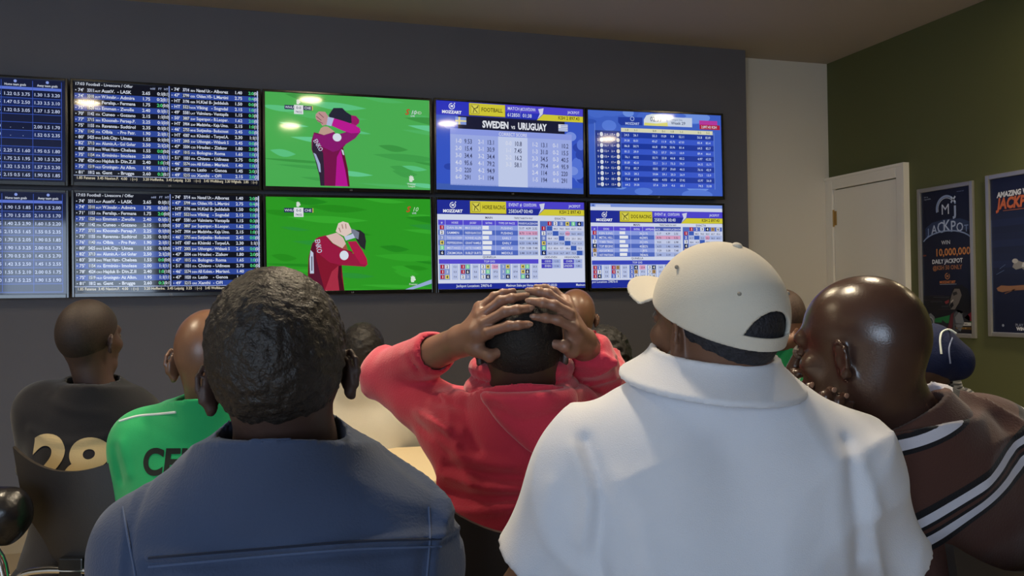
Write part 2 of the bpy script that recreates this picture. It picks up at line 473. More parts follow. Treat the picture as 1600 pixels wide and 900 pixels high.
def torso_ops(h, J, g=0.0, k=.05, hips=True):
    """the trunk from joints J; g = how much fuller than the body"""
    SL, SR, NB, PV = J['SL'], J['SR'], J['NB'], J['PV']; w = J.get('w', 1.0)
    R = unit(SR - SL); U = unit(NB - PV); F = unit(np.cross(U, R)); U2 = np.cross(R, F); M = np.stack([R, F, U2], 1)
    sw = np.linalg.norm(SR - SL); mid = (SL + SR) / 2; c = NB - U * .02
    ch = mid + (NB - mid) * .3 - U * .10 + F * .03
    h.ell(ch, V(sw * .5 + .035 * w + g, .105 * w + g, .17 + g), M, 0)
    wst = PV + U * .2 + F * .015
    h.ell(wst, V(.145 * w + g, .105 * w + g, .19 + g), M, .09)
    h.ell(PV + U * .03, V(.17 * w + g, .125 * w + g, .13 + g), M, .08)
    nk = J['NK']
    for sh in (SL, SR):
        h.cone(NB + (nk - NB) * .25 + F * .01, NB + (sh - NB) * .72 + U * J.get('trap', .012), .046 + g, .046 + g, k)
        h.cone(NB + (sh - NB) * .5 - U * .02, sh, .055 * w + g, J.get('sr', .054) * w + g, k)
    for sg in (-1, 1):   # shoulder blades
        h.ell(ch - F * .055 * w + R * sg * sw * .25 + U * .02, V(.065, .045 * w, .09) + g, M, .05)
    return M, ch

def person(name, label, J, hd, skin, hair=None, top=None, trousers=None, shoe=None, group=None, fine=.004, coarse=.011, hands=None, bodyfold=None, seat=True):
    """J: joints; hd: dict of the head; returns the body object"""
    o, M, s = hd['o'], hd['M'], hd.get('s', 1.0); br = hd.get('br', 1.0)
    J['NK'] = o + M @ (V(0, -.028, -.06) * s)
    PV = J['PV']; base = V(PV[0], PV[1], 0)
    fw = V(*J['F']); fw[2] = 0; fw = unit(fw); rt = V(fw[1], -fw[0], 0)
    # fine skin: head and neck
    h = head_solid(o, M, s, br=br, ear_flare=hd.get('flare', 28), back=hd.get('back', 1.0), ear_s=hd.get('ear', .80))
    nr = hd.get('neck', .056); J['nr'] = nr
    h.cone(o + M @ (V(0, -.02, -.04) * s), J['NB'] + (J['NK'] - J['NB']) * .2 + fw * .015, nr, nr * 1.06, .025)
    h.cone(J['NB'] + (J['NK'] - J['NB']) * .2 + fw * .015, J['NB'] - UP * .03 + fw * .02, nr * 1.06, nr * 1.25, .02)
    for sh in ('SL', 'SR'):
        h.cone(J['NB'] - UP * .005 + fw * .02, J['NB'] + (J[sh] - J['NB']) * .45 - UP * .02, nr * .6, .03, .03)
    for f in hd.get('extra', []): f(h)
    parts = [h.mesh(fine)]
    # coarse skin under the clothes
    b = S(); Mt, ch = torso_ops(b, J, -.006); b.plane(J['NB'] - UP * .02, UP)
    hips = [PV + rt * q * .09 for q in (-1, 1)]; knees = J.get('K') or [PV + fw * .38 + rt * q * .13 - UP * .04 for q in (-1, 1)]
    feet = J.get('A') or [k_ - fw * .03 + UP * (.09 - k_[2]) for k_ in knees]
    for a, k_, f_ in zip(hips, knees, feet):
        b.cone(a, k_, .075, .052, .05); b.cone(k_, f_, .052, .036, .02)
    parts.append(b.mesh(coarse))
    arms = []
    for e, wv, sh in (('EL', 'WL', 'SL'), ('ER', 'WR', 'SR')):
        a = S(); a.cone(J[sh], J[e], .048, .038, 0); a.cone(J[e], J[wv], .038, .025, .015)
        arms.append(a.mesh(J.get('armvox', .006)))
    parts += arms
    for hs in (hands or []): parts.append(hs.mesh(min(fine, .0035)))
    v, f = join_np(*parts)
    body = link(name, mesh_np(name, v - base, f, skin), None, base)
    tag(body, label, 'person', group)
    if hair:
        hv, hf = hair_mesh(o, M, s, hair.get('t', .004), br, hair.get('vox', fine), hair.get('amp', 0), hair.get('fs', 300), hd.get('back', 1.0), hair.get('lift', 0), hair.get('hy', HY), hair.get('hz', HZ))
        link('hair', mesh_np('hair', hv - base, hf, hair['m']), body)
    # eyes
    for sg in (-1, 1):
        e = MB(); e.lathe([(.0001, -.0112), (.006, -.0095), (.0105, -.004), (.0112, 0), (.0105, .004), (.006, .0095), (.0001, .0112)], seg=14)
        ev = np.array(e.v) * s + (o + M @ (V(sg * .031, .082, .008) * s)) - base
        me = bpy.data.meshes.new('eye'); me.from_pydata([tuple(p) for p in ev], [], e.f); me.materials.append(EYE); me.update()
        link('eye', me, body)
    if top:
        t = S(); Mt, ch = torso_ops(t, J, top.get('g', .012)); top['f'](t, J, Mt, ch, base); J['solid'] = t
        tv, tf = t.mesh(top.get('vox', .006)); tv = relax(tv, tf, 4); ob = link(top['name'], mesh_np(top['name'], tv - base, tf, top['m']), body)
        J['bvh'] = BVHTree.FromPolygons([Vector(p) for p in tv.tolist()], tf.tolist()); J['topob'] = ob
    tr = S()
    tr.ell(PV + UP * .0, V(.185, .135, .12), Mt, 0)
    for a, k_, f_ in zip(hips, knees, feet):
        tr.cone(a, k_, .092, .072, .05); tr.sleeve(k_, f_ + UP * .01, .07, .058, .03)
    tv, tf = tr.mesh(.012); link('trousers', mesh_np('trousers', tv - base, tf, trousers or TROUSER), body)
    for f_ in feet:
        q = S(); c = V(f_[0], f_[1], 0); q.ell(c + fw * .07 + UP * .035, V(.048, .14, .045), np.stack([rt, fw, UP], 1), 0); q.cone(c + UP * .06, c + UP * .1, .045, .045, .03)
        q.plane(c + UP * .004, -UP, .002)
        tv, tf = q.mesh(.008); link('shoe', mesh_np('shoe', tv - base, tf, shoe or SHOE), body)
    body['_'] = 0; del body['_']
    return body, base

def print_on(body, base, J, txt, center, right, up, nrm, h, material, name='print', sx=1.0, bold=.03, lift=.0016, curve=0, fn=None):
    """lettering laid onto the garment: projected along -nrm"""
    vs, fs = text_geo(txt, bold, 0, 8)
    if fn: vs, fs = fn
    me = bpy.data.meshes.new(name); k = h / .69; cx = (vs[:, 0].max() + vs[:, 0].min()) / 2
    me.from_pydata([((p[0] - cx) * k * sx, p[1] * k - h / 2, 0) for p in vs], [], fs)
    bm = bmesh.new(); bm.from_mesh(me); ext = max(abs(v.co.x) for v in bm.verts) + .01
    for ax in (0, 1):
        q = -ext
        while q < ext:
            n = [0, 0, 0]; n[ax] = 1; c = [0, 0, 0]; c[ax] = q
            bmesh.ops.bisect_plane(bm, geom=bm.verts[:] + bm.edges[:] + bm.faces[:], plane_co=c, plane_no=n); q += .012
    for v in bm.verts:
        p = center + right * v.co.x + up * (v.co.y + curve * v.co.x ** 2)
        r = J['bvh'].ray_cast(Vector(p + nrm * .3), Vector(-nrm), .8)
        q = np.array(r[0]) + nrm * lift if r[0] else p
        v.co = Vector(q - base)
    bm.to_mesh(me); bm.free(); me.materials.append(material)
    return link(name, me, body)
# ------------------------------------------------------------------ the room
CEIL = 2.968; XG = 4.104; YW = 5.228; YR = 5.392; XL = -4.2; YB = -3.1
M_dark = mat('charcoal_paint', '#616169', .75, bump=.15, bscale=120, var=.04, vscale=2)
M_beige = mat('warm_white_paint', '#d9d4c9', .75, bump=.1, bscale=120)
M_green = mat('olive_green_paint', '#575b36', .7, bump=.15, bscale=120, var=.03, vscale=2)
M_ceil = mat('ceiling_paint', '#a39d95', .85, bump=.1, bscale=80)
M_door = mat('door_paint', '#ebe7dd', .45)
M_black = mat('black_plastic', '#0b0b0d', .3, spec=.5)
M_chrome = mat('chrome', '#d8d8d8', .12, metal=1)
M_alu = mat('brushed_aluminium', '#b4b2ac', .35, metal=.7)
M_shell = mat('dark_brown_plastic_shell', '#26211f', .45, bump=.1, bscale=250)
EYE = mat('eye', '#57504b', .35)
TROUSER = mat('dark_trousers', '#1c1e26', .9, bump=.3, bscale=300)
SHOE = mat('dark_shoes', '#151313', .5)

def tiles():
    m = bpy.data.materials.new('beige_floor_tiles'); m.use_nodes = True; nt = m.node_tree; b = nt.nodes['Principled BSDF']
    tc = nt.nodes.new('ShaderNodeTexCoord'); br = nt.nodes.new('ShaderNodeTexBrick'); br.offset = 0
    br.inputs['Scale'].default_value = 1; br.inputs['Brick Width'].default_value = .6; br.inputs['Row Height'].default_value = .6
    br.inputs['Mortar Size'].default_value = .004; br.inputs['Color1'].default_value = srgb('#a5926e'); br.inputs['Color2'].default_value = srgb('#9d8a67')
    br.inputs['Mortar'].default_value = srgb('#4a4133')
    nt.links.new(tc.outputs['Object'], br.inputs['Vector']); nt.links.new(br.outputs[0], b.inputs['Base Color']); b.inputs['Roughness'].default_value = .3
    return m
M_floor = tiles()
def slab(name, a, b, m):
    k = MB(); k.box(a, b); o = k.build(name, m); o['kind'] = 'structure'; return o
slab('floor', (XL - .1, YB - .3, -.1), (XG + .1, YR + .1, 0), M_floor)
slab('ceiling', (XL - .1, YB - .3, CEIL), (XG + .1, YR + .1, CEIL + .1), M_ceil)
slab('wall_front', (XL, YW, 0), (3.325, YR, CEIL), M_dark)
slab('wall_alcove', (XL, YR, 0), (XG, YR + .1, CEIL), M_beige)
slab('wall_right', (XG, YB, 0), (XG + .1, YR + .1, CEIL), M_green)
slab('wall_left', (XL - .1, YB, 0), (XL, YR, CEIL), M_beige)
k = MB()   # back wall with the wide shop window behind the viewer
k.box((XL, YB - .12, 0), (-4.05, YB, CEIL)); k.box((-1.05, YB - .12, 0), (XG, YB, CEIL)); k.box((-4.05, YB - .12, 0), (-1.05, YB, .6)); k.box((-4.05, YB - .12, 2.5), (-1.05, YB, CEIL))
o = k.build('wall_back', M_beige); o['kind'] = 'structure'
k = MB()
for x in (-4.05, -3.07, -2.09, -1.11): k.box((x, YB - .08, .6), (x + .06, YB - .02, 2.5))
for z in (.6, 2.44): k.box((-4.05, YB - .08, z), (-1.05, YB - .02, z + .06))
o = k.build('window_1', M_alu); o['kind'] = 'structure'
k = MB(); k.box((XL, YW - .012, 0), (3.325, YW, .135)); o = k.build('baseboard_front', M_floor); o['kind'] = 'structure'
# door in the green wall
k = MB(); y0, y1, zt = 4.603, YR, 2.121; fw_ = .075
k.box((XG - .035, y0, 0), (XG, y0 + fw_, zt), 0, .006); k.box((XG - .035, y1 - fw_, 0), (XG, y1, zt), 0, .006); k.box((XG - .035, y0 + fw_, zt - fw_), (XG, y1 - fw_, zt), 0, .006)
k.box((XG - .045, y0 - .006, 0), (XG, y0 + .016, zt + .012)); k.box((XG - .045, y0 + .016, zt - .006), (XG, y1, zt + .012))
fr = k.build('trim_1', M_door); fr['kind'] = 'structure'
k = MB(); k.box((XG - .02, y0 + fw_ + .004, .01), (XG - .001, y1 - fw_ - .004, zt - fw_ - .006), 0, .002)
dr = k.build('door_1', M_door); dr['kind'] = 'structure'
k = MB()
for zc in (1.84, 1.05, .25):
    k.tube([(XG - .026, y1 - fw_ - .002, zc - .06), (XG - .026, y1 - fw_ - .002, zc + .06)], .007, 8)
    k.box((XG - .023, y1 - fw_ - .03, zc - .05), (XG - .0195, y1 - fw_ + .0, zc + .05))
hg = k.build('hinge', mat('brass_hinge', '#b89a62', .3, metal=.8), dr, smooth=True)
k = MB(); k.tube([(XG - .02, y0 + .13, 1.02), (XG - .07, y0 + .13, 1.02), (XG - .075, y0 + .15, 1.02), (XG - .075, y0 + .25, 1.02)], .009, 10); k.box((XG - .026, y0 + .11, .92), (XG - .0195, y0 + .15, 1.1))
k.build('door_handle', M_alu, dr, smooth=True)

# ceiling downlights
M_lens = mat('lit_lamp_lens', '#ffffff', .5, emis=(1, .80, .50, 1), estr=110)
M_trimw = mat('white_lamp_trim', '#d8d4cc', .4)
def downlight(x, y, w=LAMP_W):
    t = empty('ceiling_downlight', (x, y, CEIL), 'round recessed ceiling downlight over the seated crowd', 'ceiling light', 'round downlights in the ceiling')
    k = MB(); k.lathe([(.088, -.0), (.108, -.0), (.111, -.006), (.106, -.012), (.090, -.009), (.088, -.003)], seg=32); k.build('trim_ring', M_trimw, t, smooth=True)
    k = MB(); k.lathe([(.0001, -.006), (.090, -.006)], seg=32); k.build('lamp_lens', M_lens, t)
    L = bpy.data.lights.new('downlight_beam', 'SPOT'); L.energy = w; L.color = (1, .84, .62); L.spot_size = math.radians(118); L.spot_blend = .75; L.shadow_soft_size = .11
    lo = link('downlight_beam', L, t, (0, 0, -.03))
for (x, y) in [(-1.15, 2.35), (.6, 2.9), (.5, 1.75), (1.92, 2.2), (3.72, 2.9), (3.62, 1.75), (-2.9, 2.3)]:
    downlight(x, y)

# ------------------------------------------------------------------ the televisions
TW, TH, TY = .97, .57, 5.138
BZ, BB = .013, .022
UW = 100.0; UH = 100.0 * (TH - BZ - BB) / (TW - 2 * BZ)
M_bez = mat('glossy_black_bezel', '#0a0a0c', .18, spec=.6)
M_logo = mat('grey_badge', '#8d8d8d', .4)
def television(x0, ztop, label, art, tilt=(0, 0, 0)):
    """x0, ztop: upper left corner of the casing on the wall; tilt degrees: lean forward, swing, roll"""
    t = empty('wall_television', (x0 + TW / 2, TY, ztop - TH / 2), label, 'television')
    t.rotation_euler = [math.radians(a) for a in tilt]   # lean, roll, swing
    X, Z = TW / 2, TH / 2; k = MB()
    k.box((-X, 0, -Z), (-X + BZ, .022, Z), 0, .002); k.box((X - BZ, 0, -Z), (X, .022, Z), 0, .002)
    k.box((-X + BZ, 0, Z - BZ), (X - BZ, .022, Z), 0, .002); k.box((-X + BZ, -.001, -Z), (X - BZ, .022, -Z + BB), 0, .002)
    k.build('bezel', M_bez, t)
    k = MB(); k.box((-X + .004, .022, -Z + .004), (X - .004, .045, Z - .004), 0, .006); k.box((-X + .12, .045, -Z + .06), (X - .12, .062, Z - .08), 0, .006); k.build('back_case', M_black, t)
    k = MB(); k.box((-.15, .062, -.12), (.15, YW - TY, .12)); k.build('wall_bracket', M_black, t)
    f = Flat(); f.text('LG', 0, 0, .0085, 'l', 1, 'c', bold=.03)
    f.build('maker_badge', lambda a, b, h: (a + .004, -.0022, -Z + .006 - b), lambda c: M_logo, t)
    g = Flat(); kk = art(g); kk = kk or 1.0
    s = (TW - 2 * BZ) / 100
    g.build('screen', lambda a, b, h: (-X + BZ + min(max(a, 0), 100) * s, .009 - h, Z - BZ - min(max(b, 0), UH) * s), lambda c: screen_mat(c, kk), t)
    return t

C_NV, C_BL, C_WH, C_GR = '#0b0f1e', '#2f4ba3', '#dfe6f5', '#3fd070'
def odds_left(g, bottom=False):
    """the screen cut by the left edge of the picture: goals odds in a blue grid"""
    g.rect(0, 0, 100, UH, '#141c3c'); cols = [0, 12.5, 34, 55, 68, 83.5, 98]
    g.rect(0, 4.6, 98, 6.2, '#5f79dc', 1)
    for c, t in ((61, 'Total goals'), (75, 'Home team goals'), (91, 'Away team goals'), (45, 'Both teams'), (24, 'Final outcome')):
        g.text(t, c, 4.0, 1.3, C_WH, 3, 'c', sx=.8, maxw=13); g.disc(c, 1.5, .8, .8, '#8fa5ee', 2)
    R = random.Random(7 if bottom else 3); nr = 12; y = 6.4; dy = 4.25 if not bottom else 4.15
    top = [['1.65 1.5 2.15', '1.22 0.5 3.75', '1.30 1.5 3.20'], ['2.80 3.5 1.75', '1.47 0.5 2.50', '1.33 3.5 3.10'], ['1.90 1.5 1.85', '1.32 0.5 3.05', '1.37 1.5 2.80'], None,
           ['2.50 2.5 1.50', '.        .', '2.00 1.5 1.70'], ['1.75 0.5 2.00', '.        .', '1.52 0.5 2.35'], None,
           ['1.75 2.5 1.95', '2.25 1.5 1.60', '1.95 0.5 1.80'], ['2.10 3.5 1.65', '1.75 2.5 1.95', '1.30 1.5 3.30'], ['1.90 3.5 1.80', '1.32 1.5 3.15', '1.57 2.5 2.30'], ['1.70 1.5 2.05', '2.15 0.5 1.65', '1.90 0.5 1.85']]
    bot = [['1.50 3.5 2.40', '1.90 1.5 1.85', '1.75 1.5 2.00'], ['1.57 3.5 2.25', '1.70 1.5 2.05', '2.10 1.5 1.70'], ['1.85 3.5 1.85', '1.40 2.5 2.90', '1.60 1.5 2.20'], ['1.55 1.5 2.35', '2.15 0.5 1.65', '1.55 0.5 2.35'],
           ['1.52 2.5 2.40', '1.70 1.5 2.05', '1.90 0.5 1.85'], ['1.95 1.5 1.75', '1.90 1.5 3.25', '2.00 0.5 1.75'], ['1.95 1.5 1.75', '1.70 0.5 2.10', '1.42 1.5 2.70'], ['1.50 3.5 2.15', '1.42 3.5 2.50', '1.45 1.5 2.55'],
           ['1.55 2.5 2.30', '1.55 1.5 2.10', '2.00 0.5 1.75'], ['2.15 2.5 1.60', '1.57 1.5 2.25', '1.90 1.5 1.90'], None]
    rows = bot if bottom else top; dy = (UH - 7.4) / 11.0
    for i, r in enumerate(rows):
        y0 = 6.4 + i * dy
        if i % 1 == 0 and r: g.rect(0, y0, 98, y0 + dy, '#16275f' if (i % 2) else '#10193b', 1)
        g.rect(0, y0 + dy - .28, 98, y0 + dy, '#3c5cc4', 2)
        if r is None: g.text('No other odds for this match', 26, y0 + dy * .66, 1.7, C_WH, 3, sx=.85, maxw=34); continue
        for c, t in zip((61.2, 75.7, 90.7), r): g.text(t, c, y0 + dy * .68, 1.75, '#c9d5f7', 3, 'c', maxw=13.2)
        for c in (6, 23, 45): g.text('%.2f  %.2f' % (R.uniform(1.2, 3.5), R.uniform(1.2, 3.5)), c, y0 + dy * .68, 1.75, '#c9d5f7', 3, 'c', maxw=13)
    for c in cols: g.rect(c, 1, c + .25, UH - 1, '#3c5cc4', 3)

LM = """74 3311 AUT AustV. LASK 2.65 0:1 0:1
74 3310 AUT W.Innsbr. Admira 1.75 0:2 0:1
71 1153 ITA Feralsp. Fermana 1.75 2:0 0:0
75 1520 NLD Emmen Zwolle 2.40 0:1 0:1
70 1142 ITA Cuneo Gozzano 2.15 1:1 0:0
77 3715 IRN Khooneh Persep.P. 2.25 0:1 0:0
75 1155 ITA Ravenna Sudtirol 2.35 0:1 0:1
76 1143 ITA Olbia Pro_Patr. 1.90 2:1 0:1
80 5425 ENG Link.City Umea 1.55 0:1 0:0
82 3713 IRN Alumin.A. Gol_Gohar 2.50 2:1 2:0
83 2018 ENG West_Ham Chelsea 1.55 0:0 0:0
75 1154 ITA Erminio Imolese 2.00 1:1 1:1
78 4524 CRO Hajduk_II Din.Z.II 2.40 1:0 1:0
75 1519 NLD Groningen Az_Alkm. 1.95 1:1 1:1
81 1812 BEL Gent Brugge 2.60 0:3 0:1""".split('\n')
RM = """74 3714 IRN Navad_Ur. Alborez 1.40 2:0 0:0
47 3799 GER Olden.VII L.Martini 2.75 0:4 0:0
HT 3196 GER H.Kiel_II Jeddeloh 1.50 0:0 0:0
HT 5521 NOR Viking Sogndal 2.15 1:0 1:0
49 5581 LAT Valmiera Ventspils 1.15 0:3 0:3
50 3807 ZAF Superspor. B.Leopar. 1.62 2:0 0:0
HT 3904 ZAF Madzivha. Kaja_Umo. 2.15 1:0 1:0
46 2755 MNE Sutjeska Buducnost 2.45 0:0 0:0
HT 4387 RUS Khimki Torped.A. 2.30 1:1 1:1
HT 2005 ZAF Uthongat. Witbank_S 2.45 0:0 0:0
47 3504 CZE Hradec Zizkov 1.80 2:0 0:0
47 1015 ITA Bologna Roma 1.65 1:0 1:0
51 1031 ITA Chievo Udinese 2.75 0:0 0:0
46 5574 DEN AB_Koben. Mariani. 1.40 1:0 1:0
47 1020 ITA Lazio Genoa 1.45 2:0 1:0
49 5215 GRE Xanthi OFI 2.15 2:0 2:0""".split('\n')
def livescore(g):
    g.rect(0, 0, 100, UH, C_NV); P = 3.32
    g.text('17:03', .8, 2.1, 1.6, C_WH); g.text('Football - Livescore / Offer', 6.6, 2.1, 1.6, C_WH, sx=.95)
    for t, x in (('odd', 41.5), ('FT', 45.5), ('HT', 48.8)): g.text(t, x, 2.4, 1.2, '#a9b6da', 3, 'c')
    for rows, x0, y0, odd in ((LM, 0, 3.2, 1), (RM, 50.7, 0, 1)):
        for i, r in enumerate(rows):
            y = y0 + i * P; a = r.replace('_', '~').split()
            if i % 2: g.rect(x0 + .6, y, x0 + 49.4, y + P, C_BL, 1)
            b = y + P * .72; T = lambda t, x, al='l', c=C_WH, h=1.75, mw=None: g.text(t.replace('~', ' '), x0 + x, b, h, c, 3, al, bold=.022, maxw=mw)
            g.disc(x0 + 1.3, y + P * .5, .3, .3, C_WH, 3, 8)
            T(a[0] + ("'" if a[0] != 'HT' else ''), 2.4); g.rect(x0 + 7, y + .5, x0 + 10.8, y + P - .5, '#141a33' if i % 2 else '#222a4c', 2); T(a[1], 8.9, 'c', mw=3.5)
            T(a[2], 12.6, 'c', h=1.0); T(a[3], 14.6, mw=8); T('- ' + a[4], 22.8, mw=9.5); T(a[5], 40.2, 'r')
            win = a[6] in ('2:0', '1:0', '0:3', '0:4', '0:0'); T(a[6], 45.3, 'c', '#57e08a' if win else C_WH); T('(' + a[7] + ')', 48.6, 'c', mw=3.6)
    g.rect(50.2, 0, 50.7, 53, '#8fa5ee', 2); g.rect(99.3, 0, 99.9, 53.2, '#b9c6f2', 2); g.rect(0, 52.9, 100, 53.2, '#b9c6f2', 2)
    g.text('1.85 Fatense  3.45 Naxion.F.  4.00   : (-:-)', 1.3, 55.1, 1.5, '#e6dcc0', 3, sx=.88)
    g.text('3.20 Hoffenhe.  3.45 Leipzig  3.25   : (-:-)', 36, 55.1, 1.5, '#e6dcc0', 3, sx=.88); g.text('3.45 Wolfsburg  3.30 Wfghslb.  2.85   : (-:-)', 69, 55.1, 1.5, '#e6dcc0', 3, sx=.88, maxw=30)

def pitch_bg(g, base, bands):
    g.rect(0, 0, 100, UH, base); R = random.Random(5)
    for i in range(26):
        y = R.uniform(0, UH); x = R.uniform(-10, 90); l = R.uniform(15, 50); h = R.uniform(1.0, 3.0)
        pts = [(min(max(x + l * t, 0), 100), min(max(y + h * math.sin(math.pi * t) * (1 if s else -.6) + 2 * t, 0), UH)) for s in (1, 0) for t in (np.linspace(0, 1, 12) if s else np.linspace(1, 0, 12))]
        if l: g.poly(pts, bands[i % len(bands)], 1 + (i % 5) * .1)
def scorebug(g, x, y, k):
    g.rect(x, y, x + 5.6 * k, y + 2.6 * k, '#232c5a', 3); g.text('WHU', x + 2.8 * k, y + 2.0 * k, 1.4 * k, C_WH, 4, 'c')
    g.rect(x + 5.6 * k, y - .3, x + 11 * k, y + 5.2 * k, '#e9edf2', 3); g.text('0-0', x + 8.3 * k, y + 2.1 * k, 1.5 * k, '#3a4a6a', 4, 'c'); g.text('74:52', x + 8.3 * k, y + 4.5 * k, 1.2 * k, '#3a4a6a', 4, 'c')
    g.rect(x + 11 * k, y, x + 16.4 * k, y + 2.6 * k, '#232c5a', 3); g.text('CHE', x + 13.6 * k, y + 2.0 * k, 1.4 * k, C_WH, 4, 'c'); g.rect(x + 16.2 * k, y, x + 16.7 * k, y + 2.6 * k, '#d8c860', 4)
    lion(g, x + 8.2 * k, y - 2.2 * k, .8 * k, '#dfe9df')
def lion(g, x, y, k, c):
    P = [(-1.2, 1.9), (-1.5, .6), (-1.3, -.7), (-1.6, -1.6), (-.9, -1.3), (-.6, -2.2), (-.1, -1.5), (.5, -2.0), (.6, -1.2), (1.3, -1.2), (1.0, -.5), (1.6, .3), (1.1, 1.0), (.4, 1.0), (.5, 1.9)]
    g.poly([(x + a * k, y + b * k) for a, b in P], c, 4)
def px(pts, x0, y0, sx, sy, X, Y): return [(X + (a - x0) * sx, Y + (b - y0) * sy) for a, b in pts]
def match_top(g):
    pitch_bg(g, '#4fb858', ['#45aa50', '#62cf8a', '#55c068', '#6ad79a', '#3fa048'])
    scorebug(g, 11.3, 7.4, 1.0); g.text('S', 84.5, 9.6, 3.4, '#c84a2a', 4, shear=.3, bold=.03); g.text('10', 88, 9.2, 2.4, C_WH, 4, shear=.3); g.text('HD', 91.2, 9.0, 1.8, '#c9dcc9', 4); g.text('LIVE', 88, 10.8, 1.0, C_WH, 4)
    lion(g, 88.2, 49.8, 1.05, '#dff0df'); g.text('Premier', 88.2, 53.6, 1.1, '#dff0df', 4, 'c'); g.text('League', 88.2, 55, 1.1, '#dff0df', 4, 'c')
    # zoom frame (707 x 900 for 110 x 140 picture pixels) to screen units
    q = lambda pts: [(22.4 + a / 6.43 * .377, 1.9 + b / 6.43 * .375) for a, b in pts]
    def q(pts): return [(22.6 + a * .0592, 4.6 + b * .0592) for a, b in pts]
    A = lambda pts, c, L: g.poly(q(pts), c, L)
    A([(160, 862), (150, 760), (110, 600), (75, 490), (75, 400), (100, 315), (180, 330), (300, 300), (420, 430), (385, 470), (440, 700), (455, 862)], '#7c1450', 4)
    A([(160, 862), (150, 760), (110, 600), (80, 490), (90, 400), (150, 470), (190, 520), (200, 700), (200, 862)], '#33263c', 5)
    A([(310, 862), (330, 560), (370, 480), (420, 640), (450, 862)], '#c0189a', 5)
    A([(440, 862), (415, 700), (372, 500), (392, 450), (440, 680), (458, 862)], '#6a1038', 6)
    A([(95, 330), (180, 340), (290, 310), (330, 330), (420, 300), (560, 240), (575, 290), (520, 360), (400, 440), (350, 490), (290, 510), (180, 460), (95, 380)], '#8f1a74', 6)
    A([(470, 120), (530, 125), (565, 165), (560, 200), (520, 235), (480, 215)], '#a01a6c', 4)
    A([(145, 325), (170, 270), (200, 250), (240, 250), (310, 300), (200, 340)], '#caa596', 7)
    A([(250, 130), (300, 55), (390, 50), (430, 90), (480, 120), (485, 200), (440, 210), (380, 180), (300, 180), (260, 160)], '#26283a', 7)
    A([(300, 160), (400, 185), (520, 220), (575, 260), (560, 300), (480, 310), (400, 290), (280, 240)], '#c41a9a', 8)
    A([(240, 150), (305, 160), (275, 245), (225, 235)], '#b9c6e8', 9)
    A([(118, 130), (150, 98), (215, 100), (250, 150), (230, 230), (185, 245), (165, 215), (140, 205), (118, 170)], '#c99a9a', 9)
    for a, b, c, d in ((125, 150, 175, 190), (130, 190, 190, 222), (150, 115, 200, 160)): g.line(*q([(a, b)])[0], *q([(c, d)])[0], .5, '#8a5a66', 10)
    x, y = q([(333, 358)])[0]; g.disc(x, y, 2.65, 2.5, '#e3ecf8', 10); lion(g, x, y, .8, '#2a4aa6')
    x, y = q([(90, 400)])[0]; g.text('ENKO', x, y, 2.6, '#c9d4ea', 10, rot=1.05, sx=.75)
    A([(92, 525), (118, 540), (160, 640), (165, 725), (148, 720), (130, 640)], '#a9b8dc', 9)
    A([(375, 480), (395, 490), (405, 540), (390, 535)], '#dbe4f4', 9)
